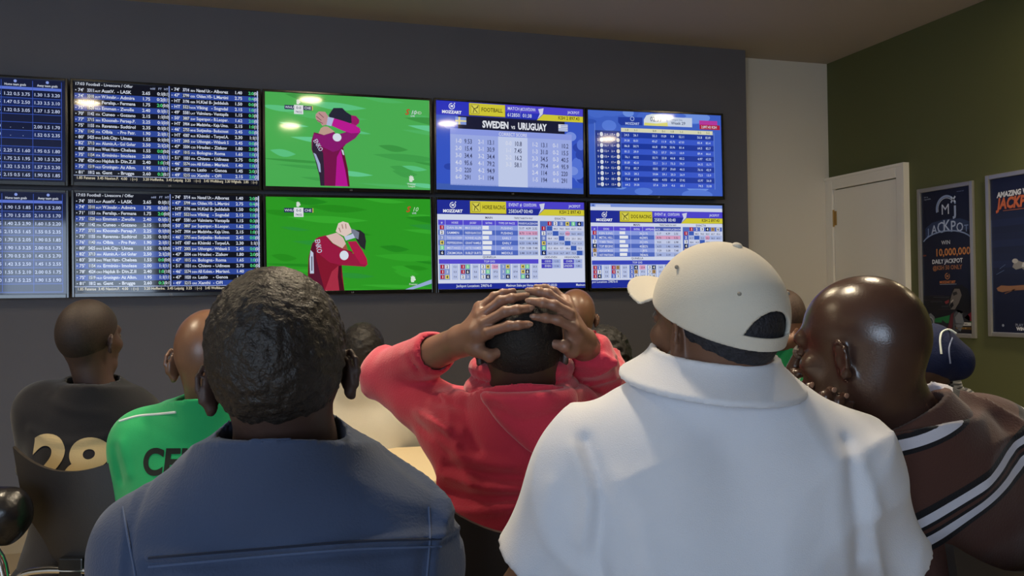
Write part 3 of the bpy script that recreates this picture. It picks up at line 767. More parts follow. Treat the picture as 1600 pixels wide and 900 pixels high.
def match_bottom(g):
    pitch_bg(g, '#2fa326', ['#36ae2c', '#27951f', '#3bb431', '#2c9d3a', '#239020'])
    scorebug(g, 10.5, 6.6, 1.03); g.text('S', 84.5, 8.2, 3.4, '#c84a2a', 4, shear=.3, bold=.03); g.text('10', 88.3, 7.8, 2.6, '#b8e8b8', 4, shear=.3); g.text('LIVE', 88.3, 9.4, 1.0, C_WH, 4)
    lion(g, 88.3, 50.2, 1.05, '#dff0df'); g.text('Premier', 88.3, 54, 1.1, '#dff0df', 4, 'c')
    g.poly([(83, UH), (100, 50.6), (100, 53.2), (88, UH)], '#9fb6e0', 3)
    def q(pts): return [(20.6 + a * .0548, 10.2 + b * .0545) for a, b in pts]
    A = lambda pts, c, L: g.poly(q(pts), c, L)
    A([(60, 662), (70, 480), (110, 330), (180, 255), (262, 235), (330, 320), (430, 380), (560, 420), (430, 572), (440, 700), (455, 862), (240, 862), (100, 862), (60, 862)], '#8a1630', 4)
    A([(60, 862), (60, 700), (75, 480), (115, 320), (150, 300), (150, 480), (200, 700), (240, 862)], '#5c1430', 5)
    A([(150, 270), (262, 235), (320, 330), (440, 380), (540, 430), (700, 500), (718, 560), (690, 590), (560, 580), (440, 572), (300, 540), (190, 450), (140, 340)], '#a01a44', 6)
    A([(500, 305), (595, 300), (660, 400), (710, 500), (718, 570), (640, 560), (560, 430)], '#b81c4c', 7)
    A([(262, 240), (380, 205), (450, 260), (480, 330), (440, 380), (340, 325)], '#e4c3bb', 7)
    A([(395, 330), (480, 330), (500, 400), (450, 390)], '#a8584a', 6.5)
    A([(560, 170), (640, 175), (690, 215), (705, 300), (690, 400), (640, 360), (600, 290), (570, 230)], '#2a2a30', 6)
    A([(540, 160), (580, 170), (630, 200), (620, 280), (580, 260), (545, 220)], '#7d8698', 6.5)
    A([(240, 862), (320, 640), (400, 570), (430, 575), (420, 700), (455, 862)], '#b03048', 5.5)
    A([(400, 862), (385, 700), (395, 575), (430, 575), (425, 700), (455, 862)], '#4a0c20', 6)
    A([(462, 250), (560, 215), (582, 262), (480, 293)], '#c9d6ee', 9)
    A([(370, 190), (400, 100), (450, 78), (510, 95), (540, 160), (545, 205), (470, 250), (400, 215)], '#edd5cb', 8)
    for a, b, c, d in ((405, 150, 425, 200), (440, 110, 450, 160), (480, 105, 485, 160)): g.line(*q([(a, b)])[0], *q([(c, d)])[0], .5, '#a8766c', 9)
    x, y = q([(458, 460)])[0]; g.disc(x, y, 2.7, 2.9, '#e3ecf8', 10); lion(g, x, y, .85, '#2a3a9a')
    x, y = q([(140, 285)])[0]; g.text('ENKO', x, y, 3.0, '#c9d4ea', 10, rot=1.4, sx=.7)
    A([(92, 400), (122, 430), (125, 660), (82, 660), (80, 500)], '#c9d4ea', 9)
    A([(100, 470), (110, 470), (108, 630), (98, 630)], '#3a2040', 10)

def mozz(g, x, y, k, c='#f4f6ff'):
    g.ring(x, y, 2.0 * k, .42 * k, c, 4, 20, -.9, 4.9); g.text('M', x, y + .75 * k, 1.6 * k, c, 4, 'c', bold=.03); g.poly([(x + 1.3 * k, y - 2.2 * k), (x + 2.2 * k, y - 2.3 * k), (x + 2.1 * k, y - 1.3 * k)], c, 4)
    g.text('MOZZART', x, y + 4.6 * k, 1.75 * k, c, 4, 'c', bold=.05, sx=1.05)
def header(g, name, ev, no, cd, jack, y0=0.0, k=1.0, dog=0):
    g.rect(0, y0, 100, y0 + 9.0 * k, '#23309e', 1); g.rect(45, y0, 100, y0 + 4.6 * k, '#5148d8', 2); mozz(g, 10.3, y0 + 3.2 * k, k)
    g.rect(21.5, y0 + .4, 46, y0 + 8.4 * k, '#8a7a20', 2); g.rect(21.8, y0 + .4, 45.7, y0 + 8.0 * k, '#ded53a', 3); g.rect(22.8, y0 + 1.2 * k, 28.4, y0 + 7.2 * k, '#3a3a20', 3.3); g.rect(23.0, y0 + 1.4 * k, 28.2, y0 + 7.0 * k, '#e4dc58', 3.6)
    for a, b, c, d in ((23.4, 2, 25, 4), (25, 4, 27.6, 3), (25, 4, 24.4, 6.6), (25.4, 4.2, 27.2, 6.4), (26.8, 3, 27.8, 1.8)): g.line(a, y0 + b * k, c, y0 + d * k, .45, '#2a2a18', 4)
    g.text(name, 29.8, y0 + 5.4 * k, 2.5 * k, '#3a3216', 4, sx=.8, maxw=15.2)
    g.text(ev, 47.5, y0 + 3.3 * k, 2.0 * k, '#dfe4ff', 4, sx=.8); g.text('COUNTDOWN', 57.5, y0 + 3.3 * k, 2.0 * k, '#dfe4ff', 4, sx=.8, maxw=9); g.text(no, 47.3, y0 + 7.6 * k, 2.3 * k, C_WH, 4, sx=.85); g.text(cd, 57.7, y0 + 7.6 * k, 2.3 * k, C_WH, 4, sx=.85)
    g.rect(56.2, y0 + 1, 56.4, y0 + 8 * k, '#8f8fe8', 4)
    g.poly([(67.5, y0 + 9.0 * k), (72, y0 + 4.9 * k), (100, y0 + 4.9 * k), (100, y0 + 8.8 * k)], '#ded53a', 3); g.poly([(68.5, y0 + 1.6 * k), (72.3, y0 + .9 * k), (71.6, y0 + 4.8 * k), (68, y0 + 8.2 * k), (69.6, y0 + 4.8 * k)], '#d8dcf4', 4)
    g.text('JACKPOT', 97.5, y0 + 3.4 * k, 1.7 * k, '#dfe4ff', 4, 'r', sx=.8); g.text(jack, 97.5, y0 + 7.6 * k, 2.2 * k, '#4a431c', 4, 'r', sx=.85)
def football(g):
    g.rect(0, 0, 100, UH, '#3a5bd0'); R = random.Random(2)
    for i in range(14):
        x, y = R.choice([R.uniform(0, 9), R.uniform(91, 100)]), R.uniform(12, 50); g.disc(x, y, R.uniform(2, 6), R.uniform(2, 5), ['#5a7be4', '#2e49b4', '#7d98ee'][i % 3], 1 + i * .05)
    g.rect(0, UH - 4, 100, UH, '#4464bc', 2); g.rect(0, 0, 100, 8.2, '#2c38c6', 1.9)
    header(g, 'FOOTBALL', 'MATCH #', '612850', '01:38', 'KSH 2 897.43'); g.rect(0, 0, 21.4, 9.0, '#3038c8', 2.2)
    g.rect(14.3, 9.0, 87, 17.6, '#1b1d38', 2.5); g.text('SWEDEN', 48, 15.6, 4.2, '#eef1fb', 4, 'r', sx=.72, bold=.04); g.text('vs', 51.2, 15.6, 2.9, '#eef1fb', 4, 'c', sx=.8); g.text('URUGUAY', 54.5, 15.6, 4.2, '#eef1fb', 4, 'l', sx=.68, bold=.04)
    g.rect(12.6, 9.8, 19.8, 14.6, '#8aa2e6', 3); g.rect(14.6, 9.8, 15.8, 14.6, '#efe3a0', 4); g.rect(12.6, 11.8, 19.8, 12.8, '#efe3a0', 4)
    g.rect(82.6, 10.8, 89.2, 15.4, '#e4e8f6', 3)
    for i in range(4): g.rect(84.2 if i < 2 else 82.6, 11.4 + i * 1.1, 89.2, 11.9 + i * 1.1, '#7f97d8', 4)
    g.rect(9.2, 17.2, 92, 53.4, '#a6b6f4', 2); g.rect(9.2, 17.2, 92, 21.0, '#93a3f2', 3); g.rect(41, 21, 61, 53.4, '#cdd9fb', 3); g.text('CORRECT SCORE', 51, 20.4, 2.1, '#e8ecfd', 4, 'c', sx=.8)
    Dk = '#3a4066'
    for x, a, b in ((12.5, ['1-0', '2-0', '3-0', '4-0', '5-0', '6-0'], ['9.53', '15.4', '34.4', '95.6', '220', '291']), (27.5, ['2-1', '3-1', '3-2', '4-1', '4-2', '5-1'], ['13.1', '30.9', '34.4', '79.2', '94.9', '194']),
                    (46, ['0-0', '1-1', '2-2', '3-3'], ['10.8', '7.45', '16.2', '58.1']), (64, ['1-2', '1-3', '2-3', '1-4', '2-4', '1-5'], ['13.1', '31.0', '34.5', '79.4', '114', '194']), (78.5, ['0-1', '0-2', '0-3', '0-4', '0-5', '0-6'], ['10.2', '15.5', '40.5', '95.9', '220', '291'])):
        for i, (p, q) in enumerate(zip(a, b)): g.text(p, x, 26.4 + i * 4.6, 2.7, '#e6ebfd', 4, sx=.8); g.text(q, x + 5.9, 26.6 + i * 4.6, 2.9, Dk, 4, sx=.72)
def racing(g, dog=False):
    g.rect(0, 0, 100, UH, '#dfe6fb'); y0 = 0; k = 1.0
    if dog: g.rect(0, 0, 100, 2.2, '#7f9ae8', 1); g.rect(0, 2.2, 100, 4.6, '#dfe6fb', 1); g.rect(4, .6, 15, 2.2, '#c3d0f6', 2); g.disc(2.3, 1.3, .5, .5, '#24408a', 3); y0 = 4.6; k = .92
    header(g, 'DOG RACING' if dog else 'HORSE RACING', 'EVENT #', '2583638' if dog else '2583647', '00:40', 'KSH 2 897.43', y0, k)
    t = y0 + 9.0 * k; Dk = '#3c3c5c'; h = (40 if dog else 42) / 12
    tt = t + (1.9 if dog else 2.6); g.text('MAIN', 34, tt, 1.4, Dk, 4, 'c'); g.text('TRIFECTA/BOTH WAY', 57.5, tt, 1.2, Dk, 4, 'c', maxw=13); g.text('EXACTA', 83, tt, 1.4, Dk, 4, 'c')
    cx = [0, 5.2, 17, 29.5, 38.5, 53.6, 58.4, 63, 67.6] if not dog else [0, 5.2, 21, 30, 30.2, 47.6, 55, 61, 67]
    ty = t + (2.4 if dog else 3.6); rh = 2.92 if dog else 3.22; g.rect(.6, ty, 53.6 if not dog else 47.2, ty + rh, '#5a50dc', 2); g.rect(53.9 if not dog else 47.6, ty, 67.4, ty + rh, '#4a5cb8', 2)
    for x, s_ in zip((3, 11.5, 23.5, 34, 46, 56.2, 60.8, 65.2), (['#', 'HORSE', 'JOCKEY', 'RATING', 'TYPE OF PACE', 'WINNER', 'PLACE', 'SHOW'] if not dog else ['#', 'DOG', 'TRAINER', 'RATING', 'APPEARANCE', 'WINNER', 'PLACE', 'SHOW'])):
        g.text(s_, x, ty + 2.4, 1.25, '#dfe4ff', 4, 'c', maxw=11 if x == 46 else 4.4)
    hn = [('DAN BUM', 'MAX DOOLEY', 'PUSHING'), ('SAMMIN', 'PADEN BLANCOLIO', 'PUSHING'), ('TOO SUCCESSIV', 'RONNIE ALLEN', 'EARLY'), ('PEPPERDENN', 'GRANT RAMBLE', 'EARLY'), ('MISTAKES I', 'ARTIE FARMER', 'MIDDLE'), ('ZIKIMORIA', 'BUBLEY BURTS', 'MIDDLE')]
    dn = [('KEIN SUNG', '', '36.21%'), ('METAL HILL', '', '46.08%'), ('TOBER TRIGG', '', '35.10%'), ('TOP BEGINS', '', '40.82%'), ('HIGH DARTMOOD', '', '1.80%'), ('HOT PARTISAN', '', '78.46%')]
    nc = ['#b8203c', '#f2f4fb', '#8e9fd6', '#e4d468', '#7fdc9c', '#10142a'] if not dog else ['#b8203c', '#4a62c8', '#f2f4fb', '#10142a', '#c8a060', '#dfe0e6']
    tc = ['#ffffff', '#20243a', '#dfe6fb', '#20243a', '#dfffe8', '#ffffff'] if not dog else ['#ffffff', '#ffffff', '#20243a', '#ffffff', '#20243a', '#20243a']
    def num(i, x, y, r=1.32): g.rect(x - r, y - r, x + r, y + r, nc[i], 5); g.text(str(i + 1), x, y + r * .62, r * 1.3, tc[i], 6, 'c', bold=.03)
    R = random.Random(9)
    for i in range(6):
        y = ty + rh * (i + 1); A = '#93a6ee' if i % 2 == 0 else '#5570cc'; B = '#cfd8f7' if i % 2 == 0 else '#aebdec'
        g.rect(.6, y, 53.6 if not dog else 47.2, y + rh, A, 2); g.rect(53.9 if not dog else 47.6, y, 67.4, y + rh, B, 2); num(i, 3, y + rh / 2)
        n = (hn if not dog else dn)[i]; g.text(n[0], 6.2, y + 2.5, 1.5, '#e8edff', 4, maxw=10); g.text(n[1], 18.2, y + 2.5, 1.5, '#e8edff', 4, maxw=10.5); g.text(n[2], 46 if not dog else 39, y + 2.5, 1.5, '#e8edff', 4, 'c', maxw=8)
        x = 29.7 if not dog else 21.2; g.rect(x, y + .4, x + (4.2, 6.3, 4.2, 6.3, 5.9, 5.4)[i], y + rh - .5, '#f5f8ff', 3)
        if i == 1: g.rect(54.3 if not dog else 48, y + .3, 67, y + rh - .3, '#e6a8cc', 3)
        for x in ((56.2, 60.8, 65.2) if not dog else (50.6, 57.4, 63.6)): g.text('%.2f' % R.uniform(1.1, 9.9), x, y + 2.4, 1.3, Dk, 4, 'c')
        for x in (5.1, 16.8, 29.3, 38.2): g.rect(x, ty, x + .25, y + rh, '#c3cdf6', 3)
    ex = 68.8
    g.rect(ex, ty, 99.6, ty + rh, '#5a74c8', 2)
    for i in range(6):
        num(i, ex + 6.6 + i * 4.2, ty + rh / 2, 1.3); y = ty + rh * (i + 1); g.rect(ex, y, 99.6, y + rh, '#d6ddf8' if i % 2 == 0 else '#b4c2ee', 2); g.rect(ex, y, ex + 4.4, y + rh, '#5a74c8', 3); num(i, ex + 2.4, y + rh / 2, 1.3)
        for j in range(6):
            if i == j: g.rect(ex + 4.6 + j * 4.2, y + .1, ex + 8.6 + j * 4.2, y + rh - .1, '#3f62c0', 4)
            else: g.text('%.1f' % R.uniform(8, 80), ex + 6.6 + j * 4.2, y + 2.4, 1.15, Dk, 5, 'c')
    g.disc(ex + 6.6 + 3 * 4.2, ty + rh * 2.5, 1.8, 1.6, '#e6a8cc', 4)
    qy = ty + rh * 7 + .7; g.text('QUINELLA', 34, qy + 1.1, 1.3, Dk, 4, 'c'); g.text('ODD-EVEN', 76, qy + 1.1, 1.2, Dk, 4, 'c'); g.text('HIGH/UNDER', 91, qy + 1.1, 1.2, Dk, 4, 'c')
    qy += 1.8; g.rect(.8, qy, 67.4, qy + 2.9, '#5a50dc' if not dog else '#3f4cc8', 2); g.text('TOP 5X5', 34, qy + 2.1, 1.3, C_WH, 4, 'c')
    pr = [[(0, 1), (0, 2), (0, 3)], [(0, 4), (0, 5), (1, 2)], [(1, 3), (1, 4), (1, 5)], [(2, 3), (2, 4), (2, 5)], [(3, 4), (3, 5), (4, 5)]]
    for c in range(5):
        x = 1 + c * 13.4; g.rect(x, qy + 3.1, x + 7, qy + 13.1 if not dog else qy + 12, '#8fa4dc', 2); g.rect(x + 8, qy + 3.1, x + 12.4, qy + 13.1 if not dog else qy + 12, '#c3cff4', 2)
        for r in range(3):
            y = qy + 4.8 + r * (3.25 if not dog else 2.9); a, b = pr[c][r]; num(a, x + 2, y, 1.25); num(b, x + 5.1, y, 1.25); g.text('%.1f' % R.uniform(5, 40), x + 10.2, y + .6, 1.15, Dk, 5, 'c')
    g.rect(x + 8, qy + 3.2, x + 8.1, qy + 3.3, '#c3cff4', 3); g.rect(35.5, qy + 3.3, 39.8, qy + 6.3, '#e6a8cc', 3)
    for x, l in ((69.5, ('ODD', 'EVEN')), (84.8, ('OVER', 'UNDER'))):
        for i in (0, 1): g.rect(x, qy + i * 3.1, x + 7.4, qy + i * 3.1 + 2.8, '#4a44c8', 2); g.rect(x + 7.4, qy + i * 3.1, x + 13.4, qy + i * 3.1 + 2.8, '#a9b9ee', 2); g.text(l[i], x + 6.6, qy + i * 3.1 + 2, 1.3, C_WH, 4, 'r'); g.text('1.%02d' % R.randint(10, 90), x + 10.4, qy + i * 3.1 + 2, 1.2, Dk, 4, 'c')
    g.rect(0, 53.0 if not dog else 51.4, 100, UH, '#2130a0', 2)
    if dog: g.text('pot Location: 29876-0', .6, 53.2, 1.5, C_WH, 4, sx=.95); g.text('Maximum Stake per', 30, 53.2, 1.5, C_WH, 4)
    else: g.text('Jackpot Location: 29876-0', 12, 55.4, 1.6, C_WH, 4, sx=.95); g.text('Maximum Stake per Horse ticket is KSH 25,600.00', 45, 55.4, 1.6, C_WH, 4, maxw=35); g.text('Maximum', 93.5, 55.4, 1.6, C_WH, 4, maxw=6.4)
def league(g):
    g.rect(0, 0, 100, UH, '#4166cf'); R = random.Random(11)
    for i in range(18):
        x, y = R.uniform(0, 100), R.choice([R.uniform(0, 11), R.uniform(50, UH), R.uniform(0, UH)]); g.disc(x, y, R.uniform(4, 12), R.uniform(1.5, 5), ['#5b82e6', '#3457bd', '#7399ee', '#4a70d8'][i % 4], 1 + i * .03)
    g.poly([(22, 4), (40, 3.6), (40, 9), (24, 9.6), (22, 7.6)], '#2440a8', 3); g.ring(32.4, 4.8, 1.5, .4, '#b9c9f2', 4); g.text('MOZZART', 32.4, 8.8, 1.5, '#b9c9f2', 4, 'c', bold=.04)
    g.poly([(41, 9), (41, 5), (43, 2), (47, .9), (54, .9), (57.5, 3), (59, 9)], '#dfe8f0', 4); g.poly([(41, 9), (41.6, 7), (50, 7.4), (58.6, 6.4), (59, 9)], '#e4e07a', 4.5); g.text('02:39', 50, 6.0, 3.2, '#4a5a80', 5, 'c', sx=.85)
    g.rect(58.5, 2.6, 77.5, 9, '#cfdcf4', 3.5); g.text('League lista', 66, 4.8, 1.2, '#7888a8', 5, 'c'); g.text('Week 29', 66.8, 7.6, 2.0, '#34446c', 5, 'c')
    g.rect(83, 4, 97, 7.0, '#c03ca8', 4); g.rect(83.2, 7.0, 99, 10.2, '#b4183a', 5); g.text('2,897.43 KSH', 84.4, 9.4, 1.8, C_WH, 6, maxw=12)
    y0 = 11.4; g.rect(24, y0 - .2, 93.2, y0 + 2.5, '#e4e4c4', 4)
    for x, t in ((28, '1-0'), (34.6, '1-1'), (48.7, '0-0'), (55.5, '0-1'), (62, '1-0'), (69, '1-1'), (83, '0-2'), (89.5, '2-2')): g.text(t, x, y0 + 1.8, 1.4, '#5a6a50', 5, 'c')
    g.rect(5, y0 + 2, 23.6, y0 + 2.7 + 38, '#24418f', 2)
    for i in range(10):
        y = y0 + 2.7 + i * 3.75; g.rect(24, y, 94, y + 3.75, '#1f3ca6' if i % 2 == 0 else '#3a5cd6', 3); g.rect(5.4, y + .2, 23.2, y + 3.5, '#1b3390', 3); b = y + 2.6
        g.text(str(i + 1), 7, b, 1.4, C_WH, 5, 'c'); g.disc(9.6, y + 1.85, 1.2, 1.45, '#dfe6f4', 5); g.disc(21.6, y + 1.85, 1.2, 1.45, '#e8e4e0', 5)
        g.text('%d.+' % R.randint(1, 18), 13, b, 1.4, C_WH, 5, 'c'); g.text('%d.+' % R.randint(1, 18), 17.8, b, 1.4, C_WH, 5, 'c')
        for x in (28, 34.6, 48.7, 55.5, 62, 69, 83, 89.5): g.text(['%.1f', '%.2f'][R.random() < .4] % R.uniform(4, 90), x, b, 1.5, '#cfe0ff', 5, 'c', maxw=4)
    g.rect(94, y0 + 1, 94.25, 52, '#8fb0f4', 4); g.rect(4.8, y0 - 3, 5.0, 52, '#8fb0f4', 4)

XS = (-1.812, -.829, .152, 1.135, 2.116); Z0, Z1 = 2.502, 1.910
television(XS[0], Z0, 'top television cut by the left picture edge, goals odds grid', lambda g: odds_left(g), (0, .2, 0))
television(XS[0], Z1 - .002, 'lower television at the left edge, odds grid with an unbroken run of rows', lambda g: odds_left(g, True), (0, .1, 0))
television(XS[1], Z0, 'upper television listing livescore football matches in blue and black rows', lambda g: livescore(g), (0, .1, 0))
television(XS[1], Z1, 'lower television listing livescore football matches, above the man in black shirt', lambda g: livescore(g))
television(XS[2], Z0, 'upper television showing pink-shirted footballer upright, hands behind head, paler pitch', match_top, (0, .1, 0))
television(XS[2], Z1, 'lower television showing bowed footballer in red on bright green pitch', match_bottom, (0, -.25, 0))
television(XS[3], Z0, 'television with the Sweden vs Uruguay correct score odds', football, (0, .5, 0))
television(XS[3], Z1, 'television with the yellow Horse Racing header above white tables', lambda g: racing(g), (0, 0, 0))
television(XS[4] + .002, Z0, 'television with the 02:39 timer and Week 29 league table', league, (0, -.3, -1.0))
television(XS[4] + .004, Z1 - .002, 'television with the yellow Dog Racing header, partly behind the white cap', lambda g: racing(g, True), (0, -.1, 0))

# ------------------------------------------------------------------ posters on the green wall
def poster(y0, y1, z0, z1, label, art, tone):
    t = empty('framed_poster', (XG, (y0 + y1) / 2, (z0 + z1) / 2), label, 'poster'); W, H = abs(y1 - y0), z1 - z0; k = MB(); a, b = W / 2, H / 2; f = .026
    for s_ in (-1, 1): k.box((-.018, s_ * a - (f if s_ > 0 else 0), -b), (0, s_ * a + (f if s_ < 0 else 0), b), 0, .004)
    for s_ in (-1, 1): k.box((-.018, -a + f, s_ * b - (f if s_ > 0 else 0)), (0, a - f, s_ * b + (f if s_ < 0 else 0)), 0, .004)
    k.build('snap_frame', M_alu, t)
    g = Flat(); UHp = 100 * (H - 2 * f) / (W - 2 * f); art(g, UHp); s_ = (W - 2 * f) / 100
    g.build('poster_sheet', lambda u, v, h: (-.006 - h, a - f - min(max(u, 0), 100) * s_, b - f - min(max(v, 0), UHp) * s_), paper_mat, t)
    return t
def art_jackpot(g, H):
    g.rect(0, 0, 100, H, '#14192f'); cx = 52
    g.text('18+ be', 6, 9, 2.2, '#a0a8bc', 3); g.text('responsible', 6, 12.4, 2.2, '#a0a8bc', 3); g.text('mozzart.bet', 74, 7, 2.0, '#7a86a8', 3)
    g.ring(52, 30, 21, 3.2, '#8b9dc4', 2, 30, 2.9, 6.0); g.ring(52, 30, 17, 1, '#c9d4e8', 2.5, 30, 2.9, 5.6)
    for a in (0, 1): g.line(62 + (0 if a else 9), 13, 62 + (9 if a else 0), 22, 3, '#c9d4ea', 3)
    g.text('M', 50, 39, 16, '#c3cde2', 6, 'c', bold=.0); g.text('J', 70, 42, 14, '#9fb0d2', 5.6, 'c', bold=.05)
    g.poly([(8, 58), (22, 50), (50, 46.5), (80, 48), (97, 54), (97, 66), (78, 66), (50, 66), (22, 70), (8, 76)], '#2c3a5c', 2)
    for i, ch in enumerate('JACKPOT'):
        x = 14 + i * 12.9; hgt = (10, 13.5, 16.5, 18, 16.5, 13.5, 10)[i]; y = 66 + abs(i - 3) * .9
        g.text(ch, x, y, hgt, '#56688f', 3 + i * .08, 'c', sx=.95, bold=.03); g.text(ch, x, y, hgt, '#bac8e2' if i not in (0, 6) else '#7d93c0', 4 + i * .08, 'c', sx=.88, bold=.0)
    for i in range(12):
        a = math.pi * (1.12 + .76 * i / 11); b = math.pi * (1.12 + .76 * (i + 1) / 11); g.line(52 + 52 * math.cos(a), 87 + 22 * math.sin(a), 52 + 52 * math.cos(b), 87 + 22 * math.sin(b), 2.0, '#8b9dc4', 4.6)
    g.text('WIN', cx - 2, 86, 6, '#c9cdd8', 3, 'c'); g.text('10,000,000', 98, 104, 11, '#a8622e', 3, 'r', maxw=90, bold=.02); g.text('10,000,000', 98, 103.4, 11, '#d08a4c', 4, 'r', maxw=90, bold=.012); g.text('KSH', 2, 103, 2.6, '#a0522e', 4)
    g.text('DAILY JACKPOT', cx, 115.5, 6.4, '#d6dae4', 3, 'c', maxw=62, bold=.03); g.text('@KSH 50 ONLY', cx, 125.5, 6.4, '#a06a48', 3, 'c', maxw=60, bold=.03)
    g.ring(cx, 136, 5, 1, '#c8875a', 3, 20, -.8, 4.8); g.text('M', cx, 138, 4, '#c8875a', 4, 'c'); g.text('MOZZART.BET', cx, 147, 3.6, '#c87a44', 3, 'c', maxw=32, bold=.04); g.rect(36, 148.4, 70, 149, '#aab0c0', 3)
    R = random.Random(3)
    g.rect(0, 166, 100, H, '#191a22', 1)
    for i in range(10): x = R.uniform(0, 60); y = 166 + i * 2.4; g.rect(x, y, x + R.uniform(20, 40), y + .8, ['#3b2c30', '#45484e', '#2a2c34'][i % 3], 2)
    g.poly([(45, 176), (58, 171), (60, 175), (48, 180)], '#7a2f35', 3)
    g.poly([(18, 204), (60, 196), (98, 204), (98, H - 14), (20, H - 16), (14, 220)], '#1f6a3c', 2); g.poly([(84, 200), (100, 190), (100, H - 18), (92, H - 20)], '#7d1f2c', 4)
    body = [(34, H - 6), (40, H - 20), (52, 212), (56, 196), (64, 190), (80, 188), (94, 198), (96, 220), (92, H - 10), (80, H - 4)]
    g.poly(body, '#26262c', 4); g.poly([(52, 214), (58, 196), (64, 192), (60, 216), (50, 230), (44, 232)], '#5a2630', 5); g.poly([(62, 196), (72, 188), (82, 192), (78, 214), (70, 236), (62, 226)], '#494c52', 5)
    g.poly([(54, 180), (55, 170), (60, 163), (60, 158), (68, 152), (80, 150), (92, 157), (97, 170), (96, 184), (88, 192), (76, 194), (68, 190), (62, 190), (54, 186)], '#141519', 5)
    g.poly([(55, 181), (58, 172), (61, 163), (66, 156), (76, 156), (80, 166), (74, 178), (66, 188), (58, 188)], '#67625f', 6); g.poly([(56, 181), (62, 176), (64, 182), (58, 187)], '#141519', 7); g.poly([(62, 162), (70, 160), (72, 164), (64, 167)], '#2c2b2b', 7); g.poly([(58, 176), (63, 172), (64, 174), (59, 178)], '#a8a29c', 7)
    g.poly([(66, 200), (74, 192), (80, 196), (84, 208), (76, 222), (68, 216)], '#70747a', 6); g.poly([(40, 228), (46, 222), (50, 230), (42, 238)], '#8a8d92', 6)
    g.poly([(4, 200), (16, 194), (24, 200), (24, 216), (16, 224), (14, H - 12), (6, H - 12), (3, 214)], '#6c7078', 4); g.disc(14, 209, 8.4, 9.4, '#9a9da2', 5); g.disc(14, 209, 6.6, 7.6, '#3a3c42', 6); g.disc(14, 209, 4.4, 5, '#70747c', 7)
    g.rect(8, H - 12, 26, H - 5, '#b9bcc4', 5); g.rect(66, H - 17, 97, H - 12, '#c9c9c4', 5); g.text('VIRTUAL GAMES', 67, H - 13.4, 2.2, '#3a3a44', 6); g.rect(66, H - 10, 97, H - 6, '#5c4420', 5); g.text('T&C APPLY 18+', 67, H - 7, 2.2, '#c8a060', 6)
def art_virtual(g, H):
    g.rect(0, 0, 100, H, '#151b34')
    for i in range(9): g.rect(0, 50 + i * 10, 100, 60 + i * 10, ['#18203c', '#1c2546', '#171e38'][i % 3], 1)
    g.text('AMAZING VIRTUAL', 12, 28, 7.2, '#d9dde6', 3, bold=.05, shear=.15, maxw=80, rot=-.02); g.text('JACKPOT', 12, 45, 15, '#8a3a20', 3, bold=.05, shear=.2, maxw=74); g.text('JACKPOT', 12, 44.4, 15, '#c8683c', 4, bold=.04, shear=.2, maxw=74)
    g.rect(22, 47.5, 82, 48.6, '#a05a38', 3)
    g.rect(0, 60, 1.6, 190, '#3c4a6c', 2)
    # horse and rider, greyhound
    rd = [(40, 123), (46, 121), (54, 124), (64, 122), (74, 126), (84, 130), (96, 126), (97, 140), (88, 142), (82, 152), (72, 140), (64, 142), (52, 132), (42, 134), (36, 130)]
    g.poly(rd, '#8c8a88', 3); g.disc(41, 121.5, 5, 3.4, '#b4b2b0', 4); g.poly([(54, 124), (74, 128), (66, 134), (52, 130)], '#c8c6c4', 4); g.line(72, 140, 84, 150, 2, '#6c6a6a', 4); g.line(14, 132, 24, 126, .8, '#5a6a8c', 3); g.line(8, 140, 22, 134, .8, '#5a6a8c', 3)
    g.poly([(8, 160), (16, 156), (30, 157), (60, 156), (90, 160), (99, 166), (80, 166), (56, 163), (30, 164), (18, 166), (10, 164)], '#8f6648', 3); g.line(40, 162, 22, 168, 1.6, '#6d4c38', 3)
    g.poly([(56, 182), (66, 178), (86, 180), (99, 184), (84, 188), (64, 186)], '#a8845c', 3)
    g.text('PLAY VIRTUALS &', 62, 215, 4, '#8f97ac', 3, 'c', maxw=60); g.text('WIN FOREVER', 62, 220.5, 4.4, '#d9dde6', 3, 'c', bold=.05, maxw=56); g.disc(18, H - 10, 2, 2, '#8f97ac', 3)
poster(4.517, 4.079, 1.03, 1.949, 'silver framed poster reading Jackpot Win 10,000,000 beside the white door', art_jackpot, 0)
poster(3.988, 3.55, 1.046, 1.963, 'silver framed poster reading Amazing Virtual Jackpot, cut by the right picture edge', art_virtual, 0)
# ------------------------------------------------------------------ table and chairs
M_table = mat('beige_laminate', '#cbb894', .4)
tb = at(590, 720, 2.95); tx, ty_ = tb[0], tb[1]
t = empty('table', (tx, ty_, 0), 'beige rectangular table behind the man in the red hooded top', 'table', rz=-.12)
k = MB(); k.box((-.55, -.30, .722), (.30, .34, .75), 0, .006); k.build('table_top', M_table, t)
for sx, sy in ((-.5, -.25), (.25, -.25), (-.5, .29), (.25, .29)):
    k = MB(); k.tube([(sx, sy, .005), (sx, sy, .722)], .02, 12); k.build('leg', M_chrome, t, smooth=True)

